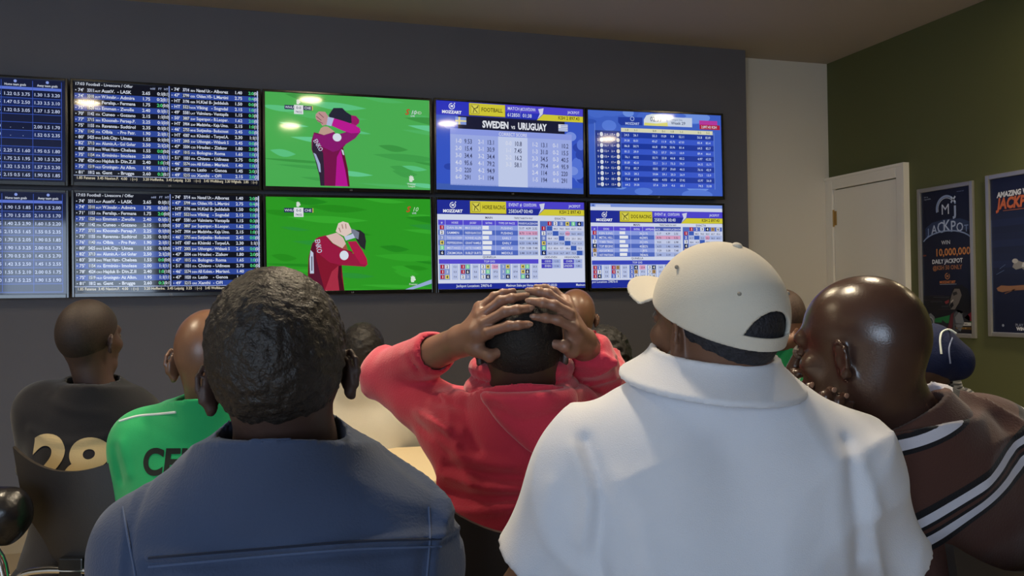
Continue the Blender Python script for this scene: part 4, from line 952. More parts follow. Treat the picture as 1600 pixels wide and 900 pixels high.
def make_chair():
    c = empty('moulded_chair', (0, 0, 0)); c['category'] = 'chair'; c['label'] = 'chair'
    # back shell: broad and winged at the top, narrow at its foot, wrapped around the sitter
    zs = np.linspace(0, 1, 15); vs = []; n = 17
    def hw(t): return float(np.interp(t, [0, .05, .2, .4, .6, 1], [.035, .058, .076, .116, .136, .157]))
    for side in (0, 1):
        for t_ in zs:
            for i in range(n):
                s = i / (n - 1) * 2 - 1; w_ = hw(t_); x = w_ * s; top = .905 + .055 * s * s; z = .655 + (top - .655) * t_ + (.02 * s * s * (1 - t_))
                y = -.235 - .03 * t_ + .55 * x * x * (1 + t_) * 1.2 + (0 if side == 0 else .012); vs.append((x, y, z))
    fs = []; m = len(zs); o = m * n
    for a in range(m - 1):
        for b in range(n - 1):
            q = a * n + b; fs.append((q, q + 1, q + n + 1, q + n)); fs.append((o + q, o + q + n, o + q + n + 1, o + q + 1))
    for b in range(n - 1): fs.append((b, o + b, o + b + 1, b + 1)); q = (m - 1) * n + b; fs.append((q, q + 1, o + q + 1, o + q))
    for a in range(m - 1): q = a * n; fs.append((q, q + n, o + q + n, o + q)); q = a * n + n - 1; fs.append((q, o + q, o + q + n, q + n))
    k = MB(); k.add(vs, fs); k.build('backrest', M_shell, c, smooth=True)
    vs = []; fs = []; N = 13
    for side in (0, 1):
        for a in range(N):
            for b in range(N):
                s, q = a / (N - 1) * 2 - 1, b / (N - 1) * 2 - 1
                x = .21 * s * math.sqrt(1 - .38 * q * q); y = .2 * q * math.sqrt(1 - .38 * s * s); z = .452 + .1 * x * x * 3 + (-.35 * (y - .12) ** 2 if y > .12 else 0) - .014 * side
                vs.append((x, y, z))
    o = N * N
    for a in range(N - 1):
        for b in range(N - 1): q = a * N + b; fs.append((q, q + N, q + N + 1, q + 1)); fs.append((o + q, o + q + 1, o + q + N + 1, o + q + N))
    for i in range(N - 1):
        for q, r_ in ((i, i + 1), (o - N + i + 1, o - N + i)): fs.append((q, r_, o + r_, o + q))
        for q, r_ in (((i + 1) * N, i * N), (i * N + N - 1, (i + 1) * N + N - 1)): fs.append((q, r_, o + r_, o + q))
    k = MB(); k.add(vs, fs); k.build('seat', M_shell, c, smooth=True)
    def loop(sg): return [(sg * .0, -.252, .668), (sg * .07, -.252, .668), (sg * .125, -.252, .655), (sg * .145, -.25, .61), (sg * .15, -.245, .5), (sg * .155, -.22, .44), (sg * .16, -.15, .43), (sg * .165, .1, .43), (sg * .17, .18, .42), (sg * .175, .205, .37), (sg * .18, .21, .1), (sg * .18, .2, .03), (sg * .18, .15, .013), (sg * .18, -.15, .013), (sg * .17, -.22, .013), (sg * .12, -.25, .013), (0, -.25, .013)]
    pts = bez(loop(-1)[::-1], 4)[:-1] + bez(loop(1), 4)[:-1]
    k = MB(); k.tube(pts, .0105, 10, closed=True); k.build('tube_frame', M_chrome, c, smooth=True)
    k = MB(); k.box((-.03, -.262, .645), (.03, -.238, .70), 0, .004); k.build('bracket', M_black, c)
    return c
chair0 = make_chair(); _used = [False]
def place_chair(x, y, yaw, label, group=None):
    """yaw like frame(): turns left from the viewing direction"""
    if not _used[0]: c = chair0; _used[0] = True
    else:
        c = chair0.copy(); SC.collection.objects.link(c)
        for ch in list(chair0.children):
            q = ch.copy(); SC.collection.objects.link(q); q.parent = c
    c.location = (x, y, 0); c.rotation_euler = (0, 0, -YAW + math.radians(yaw)); c['label'] = label
    if group: c['group'] = group
    return c

# ------------------------------------------------------------------ skin, hair and cloth
def skin(name, c, rough=.42, spec=.5):
    m = mat(name, c, rough, spec=spec, var=.10, vscale=14, bump=.12, bscale=350); return m
SK_dark = skin('dark_brown_skin', '#3f2b24', .6); SK_mid = skin('brown_skin', '#6b4a38', .5); SK_bald = skin('polished_brown_skin', '#402c25', .26, .55); SK_light = skin('warm_brown_skin', '#6b4c3a', .36)
SK_red = skin('brown_hand_skin', '#856150', .42)
def hairm(name, c, bump=.9, sc=330, rough=.6): return mat(name, c, rough, bump=bump, bscale=sc, var=.35, vscale=160, spec=.35)
H_blk = hairm('short_black_hair', '#1b1716'); H_gry = hairm('cropped_curly_hair', '#241f1d', 1.0, 260, .5); H_buzz = hairm('buzzed_hair', '#2a1f1b', .5, 420)
def cloth(name, c, b=.35, sc=420, rough=.85, sheen=.15, **k): return mat(name, c, rough, bump=b, bscale=sc, var=.05, vscale=5, sheen=sheen, spec=.25, **k)

def joints(NB, SL, SR, yaw, EL=None, ER=None, WL=None, WR=None, w=1.0, sr=.054, lean=.06, pz=.56, **kw):
    a = math.radians(yaw); F = CF * math.cos(a) - CR * math.sin(a); R = CR * math.cos(a) + CF * math.sin(a)
    J = dict(NB=NB, SL=SL, SR=SR, F=F, w=w, sr=sr, yaw=yaw); PV = NB - F * lean; PV[2] = pz; J['PV'] = PV
    J['defL'], J['defR'] = EL is None, ER is None
    J['EL'] = SL - UP * .27 - R * .05 + F * .06 if EL is None else EL
    J['ER'] = SR - UP * .27 + R * .05 + F * .06 if ER is None else ER
    J['WL'] = J['EL'] + F * .23 + R * .07 - UP * .07 if WL is None else WL
    J['WR'] = J['ER'] + F * .23 - R * .07 - UP * .07 if WR is None else WR
    J.update(kw); return J
def lap_hand(J, side):
    F = J['F']; W, E = J['W' + side], J['E' + side]; R = V(F[1], -F[0], 0); sg = 1 if side == 'L' else -1
    return generic_hand(W, unit(F - UP * .25 + R * sg * .2), UP, R * sg, fore=E + (W - E) * .5, curl=.5)
def creases(t, J, Mt, items):
    """folds drawn on the back of a garment: (points in photo pixels, distance, width, height)"""
    NB, R, F, U = J['NB'], Mt[:, 0], Mt[:, 1], Mt[:, 2]
    B = np.stack([R, U], 1).astype(np.float32)
    for pts, d, wd, h in items:
        q = [(at(u, v, d) - NB) @ B for u, v in pts]
        if len(q) > 2: q = [p[:2] for p in bez([V(a, b, 0) for a, b in q], 4)]
        q = [np.asarray(p, np.float32) for p in q]
        def f(P, q=q, wd=wd, h=h):
            X = (P - NB.astype(np.float32)) @ B; m = np.full(len(P), 9, np.float32)
            for i, (a, b) in enumerate(zip(q[:-1], q[1:])):
                ab = b - a; t_ = np.clip((X - a) @ ab / (ab @ ab + 1e-9), 0, 1); m = np.minimum(m, np.linalg.norm(X - a - t_[:, None] * ab, axis=1))
            fr = np.clip(.06 - (P - NB.astype(np.float32)) @ F.astype(np.float32), 0, .05) / .05
            return -h * np.exp(-(m / wd) ** 2) * fr
        t.ops.append(('d', f, 0))
def soft(t, a=.004, s=9, a2=.0015, s2=30, st=(1, 1, .55)):
    st = np.array(st, np.float32)
    t.ops.append(('d', lambda P: a * noise(P * st, s) + a2 * noise(P * st, s2), 0))
def wrinkles(t, amp=.006, s=7, tilt=(35, -35, 5), pw=2.4, seed=0):
    for i, tl in enumerate(tilt):
        a = math.radians(tl); ux = CR * math.cos(a) + UP * math.sin(a); uy = UP * math.cos(a) - CR * math.sin(a)
        B = np.stack([ux * .42, CF * .8, uy * 1.25], 1).astype(np.float32)
        def f(P, B=B, i=i):
            q = P @ B * s * (1 + .25 * i) + 7.3 * i + seed; wv = noise(P + 3.1 * i + seed, 3.2)
            n = noise(q + wv[:, None] * .6, 1.0); m = np.clip(noise(P + 11.7 * i, 3.5) + .35, 0, 1)
            return -amp * np.clip(1 - np.abs(n) * 2.2, 0, 1) ** pw * m
        t.ops.append(('d', f, 0))
def neck_hole(t, J, r=0, deep=.016, fwd=.0, flare=.015, rim=True):
    """raises the garment around the neck to its neckline, then opens it"""
    r = J['nr'] * 1.20 + .008; F = V(*J['F']); n0 = J['NB'] + (J['NK'] - J['NB']) * .2 + F * .012
    ax = unit(J['NK'] - n0); ax = unit(ax + UP * .6); a = J['NB'] + F * .014 + UP * deep; pn = unit(UP + F * .30)
    c = n0 + ax * np.dot(a - n0, pn) / np.dot(ax, pn)
    A, N_, X = a.astype(np.float32), pn.astype(np.float32), ax.astype(np.float32); C0 = c.astype(np.float32)
    J['hc'], J['hx'], J['hr'] = c, ax, r; t._bb(c + ax * .05, r=r + flare + .03)
    if rim: t.ops.append(('u', lambda P: np.maximum(cone_d(P, c - ax * .06, c + ax * .09, r + flare + .022, r + flare - .006), (P - A) @ N_), .035))
    def f(P):
        q = P - C0; h_ = q @ X; return np.maximum(np.linalg.norm(q - h_[:, None] * X, axis=1) - r, -((P - A) @ N_) - .012)
    t.sub(f, .004)
def sleeves(t, J, upto, r0=.062, r1=.06, r2=.042, cuff=True, k=.05):
    """upto: fraction along the arm, 1 = elbow, 2 = wrist; or a pair for left and right"""
    for i, sd in enumerate('LR'):
        u = upto[i] if isinstance(upto, (tuple, list)) else upto; Sx, E, W = J['S' + sd], J['E' + sd], J['W' + sd]
        if u <= 1:
            b = Sx + (E - Sx) * u; t.sleeve(Sx, b, r0, r1, k)
            n = unit(E - Sx); t.subcone(b - n * .035, b + n * .08, r1 - .006, r1 - .004, .003)
        else:
            t.cone(Sx, E, r0, r1, k); b = E + (W - E) * (u - 1); t.sleeve(E, b, r1, r2, .02)
            n = unit(W - E); t.subcone(b - n * .02, b + n * .08, r2 - .005, r2 - .004, .003)
            if cuff: t.cone(b - n * .045, b - n * .012, r2 + .002, r2 + .002, .004); t.subcone(b - n * .02, b + n * .08, r2 - .004, r2 - .003, .002)
def torso_cut(t, J, z): t.plane(V(J['PV'][0], J['PV'][1], z), -UP)
def collar_ring(J, r=.004, h=.03, th=.006, tilt=None, dz=.0, fwd=0.0, lip=0.0, tip=.3, up=1.2, bot=.024):
    a = J['hc'] + UP * dz + V(*J['F']) * fwd; ax = unit(J['hx'] + UP * up + V(*J['F']) * tip); b = a + ax * h; r = J['hr'] + r
    s = S(); s._bb(a, b, r=r + .05)
    def f(P):
        q = P - a.astype(np.float32); t_ = q @ ax.astype(np.float32); rr = np.linalg.norm(q - t_[:, None] * ax.astype(np.float32), axis=1)
        R_ = r + lip * np.clip(1 - t_ / h, 0, 1) ** 1.5 - .12 * np.clip(t_, 0, h)
        return np.maximum(np.maximum(rr - R_ - th, r - th * .6 - .12 * np.clip(t_, 0, h) - rr), np.abs(t_ - h / 2 + bot / 2) - h / 2 - bot / 2) - .0015
    s.ops.append(('u', f, 0)); return s
def collar_ring_old(J, r=.066, h=.03, th=.006, tilt=None, dz=.0, fwd=0.0, lip=0.0):
    """turned collar around the neck as its own solid"""
    a = J['NB'] + (J['NK'] - J['NB']) * .05 + UP * dz + V(*J['F']) * fwd; ax = unit(J['NK'] - J['NB']); b = a + ax * h
    s = S(); s._bb(a, b, r=r + .03)
    def f(P):
        q = P - a.astype(np.float32); t_ = q @ ax.astype(np.float32); rr = np.linalg.norm(q - t_[:, None] * ax.astype(np.float32), axis=1)
        R_ = r + lip * np.clip(1 - t_ / h, 0, 1) - .12 * np.clip(t_, 0, h)
        return np.maximum(np.abs(rr - R_) - th, np.abs(t_ - h / 2) - h / 2) - .002
    s.ops.append(('u', f, 0)); return s
def add_part(name, s, vox, body, base, m):
    v, f = s.mesh(vox); v = relax(v, f, 2); return link(name, mesh_np(name, v - base, f, m), body)
# ================================================================== the people
# ---- man in the blue jacket, nearest on the left
M = frame(10, -2, -5)
J = joints(at(440, 728, 1.045), at(258, 876, 1.07), at(606, 876, 1.07), 2, w=1.04, sr=.058, trap=-.004)
J['EL'] = at(196, 1190, 1.12); J['ER'] = at(668, 1190, 1.12); J['WL'] = J['EL'] + CF * .2 + CR * .1 - UP * .02; J['WR'] = J['ER'] + CF * .2 - CR * .1 - UP * .02
def jacket(t, J, Mt, ch, base):
    sleeves(t, J, 1.95, .070, .060, .045)
    for sd, q in (('SL', 1), ('SR', -1)): t.cone(J[sd] + UP * .012 + (J[sd] - J['NB']) * .06, J['NB'] + (J[sd] - J['NB']) * .5, .052, .052, .03)
    soft(t, .004, 8, .0012, 22); wrinkles(t, .014, 6, (30, -30, 4)); torso_cut(t, J, .50)
    creases(t, J, Mt, [([(250, 862), (430, 850), (560, 842), (712, 838)], 1.0, .0055, .006), ([(250, 874), (430, 862), (560, 854), (712, 850)], 1.0, .0055, -.006),
                       ([(205, 770), (212, 840), (225, 960)], 1.0, .007, -.005), ([(196, 772), (203, 840), (214, 960)], 1.0, .006, .003),
                       ([(672, 772), (668, 840), (660, 960)], 1.0, .007, -.004),
                       ([(300, 740), (380, 800), (470, 820)], 1.0, .016, .003), ([(520, 760), (600, 800), (650, 860)], 1.0, .018, .003), ([(300, 880), (420, 905), (560, 895)], 1.0, .012, .003)])
    neck_hole(t, J, .066, .012)
BJ = cloth('faded_navy_jacket_cloth', '#39455f', .4, 300)
b1, base1 = person('person', 'man in a faded navy jacket with cropped hair, back turned, nearest on the left', J,
       dict(o=at(438, 590, 1.035), M=M, s=1.03, br=.99, neck=.053, flare=28, ear=.82), SK_dark, hair=dict(m=H_gry, vox=.0026, t=.005, amp=.0022, fs=150, hz=HZ), top=dict(name='jacket', m=BJ, f=jacket, g=.020, vox=.0048), fine=.003, hands=[lap_hand(J, 'L'), lap_hand(J, 'R')])
place_chair(*(J['PV'] + J['F'] * .06)[:2], 2, 'dark moulded chair under the man in the faded navy jacket')

def piping(body, base, J, pts, d, r, m, name='piping'):
    out = []
    pts = [p[:2] for p in bez([V(u, v, 0) for u, v in pts], 8)]
    for u, v in pts:
        p = at(u, v, d); e = V(0, 0, CAMZ); dr_ = unit(p - e); hit = J['bvh'].ray_cast(Vector(e), Vector(dr_), 6)
        out.append((np.array(hit[0]) - dr_ * .0012 if hit[0] else p) - base)
    k = MB(); k.tube(out, r, 6); return k.build(name, m, body, smooth=True)
STC = cloth('dark_navy_thread', '#1b2336', .1); STL = cloth('faded_navy_seam', '#4c5a78', .2)
piping(b1, base1, J, [(232, 872), (330, 864), (430, 856), (560, 846), (690, 842)], 1.0, .0015, STC, 'yoke_seam')
piping(b1, base1, J, [(232, 886), (330, 877), (430, 868), (560, 858), (690, 854)], 1.0, .0014, STL, 'yoke_seam')
piping(b1, base1, J, [(192, 792), (200, 840), (210, 890), (216, 940)], 1.0, .0013, STL, 'sleeve_seam')
piping(b1, base1, J, [(670, 792), (672, 840), (668, 890), (664, 940)], 1.0, .0013, STL, 'sleeve_seam')

# ---- man in the white polo shirt and cap
M = frame(31, 12, 0)
J = joints(at(1112, 610, 1.20), at(945, 752, 1.22), at(1280, 752, 1.22), 2, trap=-.006, w=1.28, sr=.062, EL=at(800, 958, 1.24), ER=at(1422, 958, 1.24))
J['WL'] = J['EL'] + CF * .22 + CR * .08 - UP * .05; J['WR'] = J['ER'] + CF * .22 - CR * .08 - UP * .05
def polo(t, J, Mt, ch, base):
    sleeves(t, J, .66, .080, .073)
    soft(t, .003, 8, .001, 22); wrinkles(t, .013, 6, (68, -68, 20), seed=5); torso_cut(t, J, .50)
    creases(t, J, Mt, [([(915, 690), (935, 760), (930, 860), (940, 900)], 1.15, .010, -.007), ([(895, 700), (915, 780), (905, 840)], 1.15, .010, .004), ([(960, 740), (990, 800), (1000, 880)], 1.15, .015, .003),
                       ([(1315, 690), (1312, 760), (1325, 860)], 1.15, .010, -.006), ([(1290, 720), (1282, 800), (1300, 880)], 1.15, .013, .003), ([(1330, 720), (1350, 790)], 1.15, .01, .004),
                       ([(1010, 830), (1110, 855), (1240, 845)], 1.15, .012, -.002), ([(860, 755), (850, 800), (865, 850)], 1.15, .01, .003)])
    neck_hole(t, J, .070, .004, rim=False)
WP = cloth('white_pique_cotton', '#d2d4dc', .3, 600)
b2, base2 = person('person', 'man in a white polo shirt and off-white baseball cap, back turned', J,
       dict(o=at(1112, 522, 1.20), M=M, s=.93, br=1.0, neck=.062, flare=22), SK_mid, hair=dict(m=hairm('greying_short_hair', '#26262c', 1.0, 260), vox=.0032, t=.0022, amp=.0007, fs=160, hz=HZ + V(-.0, -.0, 0, 0, 0, 0, 0, 0)), top=dict(name='polo_shirt', m=WP, f=polo, g=.020, vox=.005), fine=.0034, hands=[lap_hand(J, 'L'), lap_hand(J, 'R')])
for nm, s_ in (('collar', collar_ring(J, .004, .036, .0045, fwd=.0, dz=.010, lip=.034, tip=.30, bot=.006)),): add_part(nm, s_, .003, b2, base2, WP)
# grey beard along the jaw
o, s = at(1112, 522, 1.20), .93; L = lambda x, y, z: o + M @ (V(x, y, z) * s)
q = S(); q.cone(L(-.062, .01, -.03), L(-.045, .045, -.07), .006, .008, 0); q.cone(L(-.045, .045, -.07), L(0, .078, -.092), .008, .012, .01); q.cone(L(0, .078, -.092), L(.045, .045, -.07), .016, .014, .01); q.cone(L(.062, .01, -.03), L(.045, .045, -.07), .012, .014, .01)
q.disp(lambda P: .0012 * noise(P, 200)); add_part('beard', q, .003, b2, base2, hairm('grey_beard', '#6d6964'))
# cap
M_cap = cloth('cream_cap_cotton', '#cfc8ba', .3, 500)
Mc = frame(31, 22, 0); oc = o + M @ (V(0, -.006, .042) * s); Lc = lambda x, y, z: oc + Mc @ (V(x, y, z) * s)
c = S(); c.ell(Lc(0, -.004, -.004), V(.0860, .1105, .0985) * s, Mc, 0)
c.subell(Lc(0, -.004, -.006), V(.0795, .1040, .0920) * s, Mc, .002); c.plane(Lc(0, 0, -.022), -Mc[:, 2])
c.cone(Lc(-.060, -.072, -.014), Lc(-.0, -.103, -.016), .0, .0, .0)
c.sub(lambda P: np.maximum(ell_d(P, Lc(0, -.100, -.012), V(.043, .05, .047) * s, Mc), -((P - Lc(0, 0, -.006).astype(np.float32)) @ Mc[:, 2].astype(np.float32))), .003)
cap = add_part('cap', c, .0021, b2, base2, M_cap)
c = S(); c.ell(Lc(0, .085, -.020), V(.075, .095, .030) * s, Mc, 0)
def brimf(P):
    q_ = ((P - oc.astype(np.float32)) @ Mc.astype(np.float32)) / s
    zt = -.012 - 2.6 * q_[:, 0] ** 2 - .06 * np.clip(q_[:, 1] - .09, 0, 1); e = np.sqrt((q_[:, 0] / .076) ** 2 + ((q_[:, 1] - .075) / .098) ** 2) - 1
    return np.maximum(np.maximum(e * .07, np.abs(q_[:, 2] - zt) - .0022), .080 - q_[:, 1]) * s
c = S(); c._bb(Lc(-.08, .05, -.05), Lc(.08, .19, .03), Lc(.08, .05, -.05), Lc(-.08, .19, .03), r=.01); c.ops.append(('u', brimf, 0)); add_part('cap_brim', c, .0022, b2, base2, M_cap)
k = MB(); pts = [Lc(.0868 * math.sin(a), -.004 - .1113 * math.cos(a), -.019 + .0) for a in np.linspace(-.62, .62, 15)]
vs = [p - base2 for p in pts] + [p + Mc[:, 2] * .017 - base2 for p in pts]; n_ = len(pts)
vs += [p - Mc @ V(.003 * math.sin(a), -.003 * math.cos(a), 0) - base2 for p, a in zip(pts, np.linspace(-.62, .62, 15))] + [p - Mc @ V(.003 * math.sin(a), -.003 * math.cos(a), -.017) - base2 for p, a in zip(pts, np.linspace(-.62, .62, 15))]
k.add(vs, [(i, i + 1, n_ + i + 1, n_ + i) for i in range(n_ - 1)] + [(2 * n_ + i + 1, 2 * n_ + i, 3 * n_ + i, 3 * n_ + i + 1) for i in range(n_ - 1)] + [(n_ + i, n_ + i + 1, 3 * n_ + i + 1, 3 * n_ + i) for i in range(n_ - 1)] + [(i + 1, i, 2 * n_ + i, 2 * n_ + i + 1) for i in range(n_ - 1)])
k.build('cap_strap', M_cap, b2, smooth=True)
k = MB(); c_ = Lc(0, -.004, .0950)
q = S(); q.ell(c_, V(.007, .007, .004), Mc, 0); add_part('cap_button', q, .0012, b2, base2, M_cap)
for ax_, ay_, az_ in ((-.045, -.072, .048), (.045, -.072, .048), (-.07, .03, .05), (.07, .03, .05)):
    q = S(); d_ = unit(V(ax_ / .0860, ay_ / .1105, az_ / .0985)) * V(.0860, .1105, .0985); q.ell(Lc(*d_), V(.0028, .0028, .0028), Mc, 0); add_part('eyelet', q, .0008, b2, base2, mat('eyelet_thread', '#8f897e', .8) if ax_ == -.045 and ay_ < 0 else bpy.data.materials['eyelet_thread'])
place_chair(*(J['PV'] + J['F'] * .06)[:2], 2, 'dark moulded chair under the man in the white polo shirt')

# ---- man in the red hooded top, hands clasped over his head
M = frame(0, 2, 0)
J = joints(at(816, 652, 1.73), at(728, 680, 1.745), at(886, 680, 1.76), 2, w=.95, sr=.052, EL=at(603, 586, 1.93), ER=at(938, 592, 1.97), WL=at(722, 532, 1.68), WR=at(909, 534, 1.71))
def P_(d, *q): return [at(u, v, d + (x[0] if x else 0)) for (u, v, *x) in q]
o3 = at(816, 553, 1.715)
handL = hand_solid(J['WL'], at(744, 520, 1.635), P_(1.63, (763, 519, -.01), (757, 505), (752, 493, .012), (750, 481, .03)),
    [P_(1.61, (763, 519), (795, 509, -.012), (810, 508, -.014), (825, 507, -.008)), P_(1.62, (757, 505, .0), (789, 487, -.013), (808, 484, -.015), (827, 482, -.005)),
     P_(1.635, (752, 493, .0), (782, 470, -.004), (800, 466, -.004), (820, 463, .01)), P_(1.65, (750, 481, .0), (772, 463, .012), (786, 458, .016), (802, 455, .022))],
    P_(1.63, (742, 545, .01), (765, 556, -.008), (789, 546, -.002)), r=.0088, fore=J['EL'] + (J['WL'] - J['EL']) * .45, fr=.036, wr=.029)
handR = hand_solid(J['WR'], at(898, 524, 1.65), P_(1.64, (896, 512, -.01), (890, 494), (886, 481, .012), (884, 471, .03)),
    [P_(1.625, (896, 512), (872, 500, -.014), (853, 497, -.017), (835, 495, -.012)), P_(1.625, (890, 490), (866, 477, -.012), (848, 473, -.014), (829, 471, -.004)),
     P_(1.64, (885, 479), (856, 459, .0), (842, 456, .002), (828, 455, .012)), P_(1.66, (884, 470, .01), (866, 455, .018), (852, 450, .022), (838, 449, .03))],
    P_(1.64, (893, 547, .01), (882, 541, -.01), (864, 537, -.004)), r=.0088, fore=J['ER'] + (J['WR'] - J['ER']) * .45, fr=.034, wr=.027)
J['armvox'] = .004
def hoodie(t, J, Mt, ch, base):
    sleeves(t, J, (1.66, 1.72), .066, .052, .041)
    soft(t, .005, 9, .002, 26); wrinkles(t, .020, 9, (35, -40, 3), seed=2); torso_cut(t, J, .52)
    C = lambda t, J, Mt, it: creases(t, J, Mt, [(a, b, c, d * 1.7) for a, b, c, d in it])
    C(t, J, Mt, [([(652, 640), (680, 655), (712, 688)], 1.75, .007, .005), ([(630, 648), (668, 676), (700, 706)], 1.75, .007, -.004), ([(690, 612), (702, 640), (700, 668)], 1.75, .007, .004), ([(712, 700), (735, 760)], 1.65, .010, .004), ([(640, 560), (655, 582), (650, 600)], 1.8, .007, -.004), ([(615, 545), (640, 560)], 1.85, .006, .003), ([(930, 560), (950, 575), (965, 600)], 1.85, .007, .004), ([(905, 600), (930, 612), (962, 612)], 1.85, .007, -.004)])
    C(t, J, Mt, [([(640, 600), (680, 625), (735, 640)], 1.8, .010, -.006), ([(620, 625), (665, 655), (720, 670)], 1.8, .010, .005), ([(735, 612), (728, 650), (745, 700)], 1.7, .010, -.007), ([(600, 560), (625, 600), (640, 640)], 1.9, .009, .005), ([(585, 560), (606, 605)], 1.9, .008, -.004),
                 ([(700, 728), (760, 742), (850, 745)], 1.65, .010, -.005), ([(695, 745), (760, 760), (850, 760)], 1.65, .010, .005), ([(700, 768), (770, 776), (850, 772)], 1.65, .008, -.004), ([(680, 690), (730, 715), (800, 725)], 1.65, .012, .004), ([(690, 790), (740, 800), (800, 790)], 1.65, .008, .004)])
    neck_hole(t, J, .074, .035)
RC = cloth('red_fleece', '#c2334a', .5, 260, sheen=.35)
b3, base3 = person('person', 'man in a red hooded top holding both hands clasped over his head', J,
       dict(o=o3, M=M, s=1.0, br=1.02, neck=.066, flare=20), skin('dark_skin', '#3e2a23', .42), hair=dict(m=H_blk, vox=.003, t=.004, amp=.0008, fs=200), top=dict(name='hooded_top', m=RC, f=hoodie, g=.016, vox=.0048), fine=.003)
for nm, hs in (('hand', handL), ('hand', handR)):
    pass
# the hands belong to the body surface: joined into the same mesh
def graft(body, base, solids, vox, m=None):
    me = body.data; vs = np.zeros(len(me.vertices) * 3, np.float32); me.vertices.foreach_get('co', vs); vs = vs.reshape(-1, 3)
    fs = np.zeros(len(me.loops), np.int32); me.loops.foreach_get('vertex_index', fs); fs = fs.reshape(-1, 4); mi = np.zeros(len(fs), np.int32)
    for s_ in solids:
        v, f = s_.mesh(vox); vs, o_ = np.concatenate([vs, v - base]), len(vs); fs = np.concatenate([fs, f + o_]); mi = np.concatenate([mi, np.full(len(f), 1 if m else 0, np.int32)])
    body.data = mesh_np(me.name, vs, fs, [me.materials[0]] + ([m] if m else []), mi); bpy.data.meshes.remove(me)
graft(b3, base3, [handL, handR], .0026, SK_red)
nails = MB()
def nail(p0, p1, out, r, body, base, m):
    d = unit(p1 - p0); out = unit(out - d * np.dot(out, d)); sd = np.cross(d, out); q = S(); q.ell(p1 + out * r * .78 + d * r * .25, V(r * .62, r * .85, r * .22), np.stack([sd, d, out], 1), 0); return q
NAIL = mat('finger_nail', '#8d6c5b', .4)
def nails_on(body, base, lst, m=NAIL, vox=.0013):
    for p0, p1, out, r in lst: add_part('finger_nail', nail(p0, p1, out, r, body, base, m), vox, body, base, m)
nails_on(b3, base3, [(at(810, 508, 1.596), at(825, 507, 1.602), -CF + UP * .1, .0080), (at(808, 484, 1.605), at(827, 482, 1.615), -CF + UP * .2, .0084), (at(800, 466, 1.631), at(820, 463, 1.645), -CF + UP * .4, .008), (at(765, 556, 1.622), at(789, 546, 1.628), -CF, .009),
                     (at(853, 497, 1.608), at(835, 495, 1.613), -CF + UP * .1, .0080), (at(848, 473, 1.611), at(829, 471, 1.621), -CF + UP * .2, .0084), (at(842, 456, 1.642), at(828, 455, 1.652), -CF + UP * .4, .008), (at(882, 541, 1.63), at(864, 537, 1.636), -CF, .009)])
# hood lying on the back, with its raised rim
F3 = J['F']; R3 = V(F3[1], -F3[0], 0); h = S()
c0 = J['NB'] + UP * .064
poly = [(744, 612), (905, 606), (912, 690), (888, 738), (858, 724), (778, 668)]
pq = [np.array([np.dot(at(u, v, 1.62) - J['NB'], R3), np.dot(at(u, v, 1.62) - J['NB'], UP)]) for u, v in poly]
TS = J['solid']; NBf = J['NB'].astype(np.float32); RU = np.stack([R3, UP], 1).astype(np.float32)
def hoodf(P):
    X = (P - NBf) @ RU; m = np.full(len(P), -9, np.float32)
    for a, b in zip(pq, pq[1:] + pq[:1]):
        e = unit(b - a); n_ = np.array([-e[1], e[0]], np.float32); m = -smin(-m, -((X - a.astype(np.float32)) @ n_), .02) if True else m
    th = .027 + .012 * np.clip(-X[:, 1] / .1, 0, 1) + .004 * noise(P, 14)
    d1 = TS(P) - th; d = -smin(-d1, -m, .022)
    return np.maximum(d, (P - NBf) @ F3.astype(np.float32) - .0)
h.ops.append(('u', hoodf, 0)); h._bb(*[at(u, v, 1.60) for u, v in poly], r=.03)
for i, a in enumerate(np.linspace(-2.25, 2.25, 19)):
    p = c0 + R3 * .086 * math.sin(a) - F3 * (.078 * math.cos(a) - .012) + UP * (.034 - .010 * math.cos(a))
    if i: h.cone(pp, p, .016, .016, .010)
    pp = p
for i, a in enumerate(np.linspace(-1.9, 1.9, 15)):
    p = c0 + R3 * .090 * math.sin(a) - F3 * (.080 * math.cos(a) - .012) + UP * (-.010 - .014 * math.cos(a))
    if i: h.cone(pp, p, .022, .022, .012)
    pp = p
h.subcone(c0 + F3 * .012 - UP * .01, c0 + UP * .1 + F3 * .0, .066, .072, .01)
soft(h, .003, 11, .0015, 30)
creases(h, J, np.stack([R3, F3, UP], 1), [([(755, 640), (780, 680), (850, 728)], 1.66, .008, -.004), ([(905, 640), (895, 680), (880, 720)], 1.66, .008, -.004), ([(770, 628), (820, 650), (880, 632)], 1.66, .01, -.005), ([(790, 690), (840, 700), (880, 680)], 1.66, .010, .004)])
add_part('hood', h, .004, b3, base3, RC)
place_chair(*(J['PV'] + J['F'] * .06)[:2], 2, 'dark moulded chair behind the man in the red hooded top')

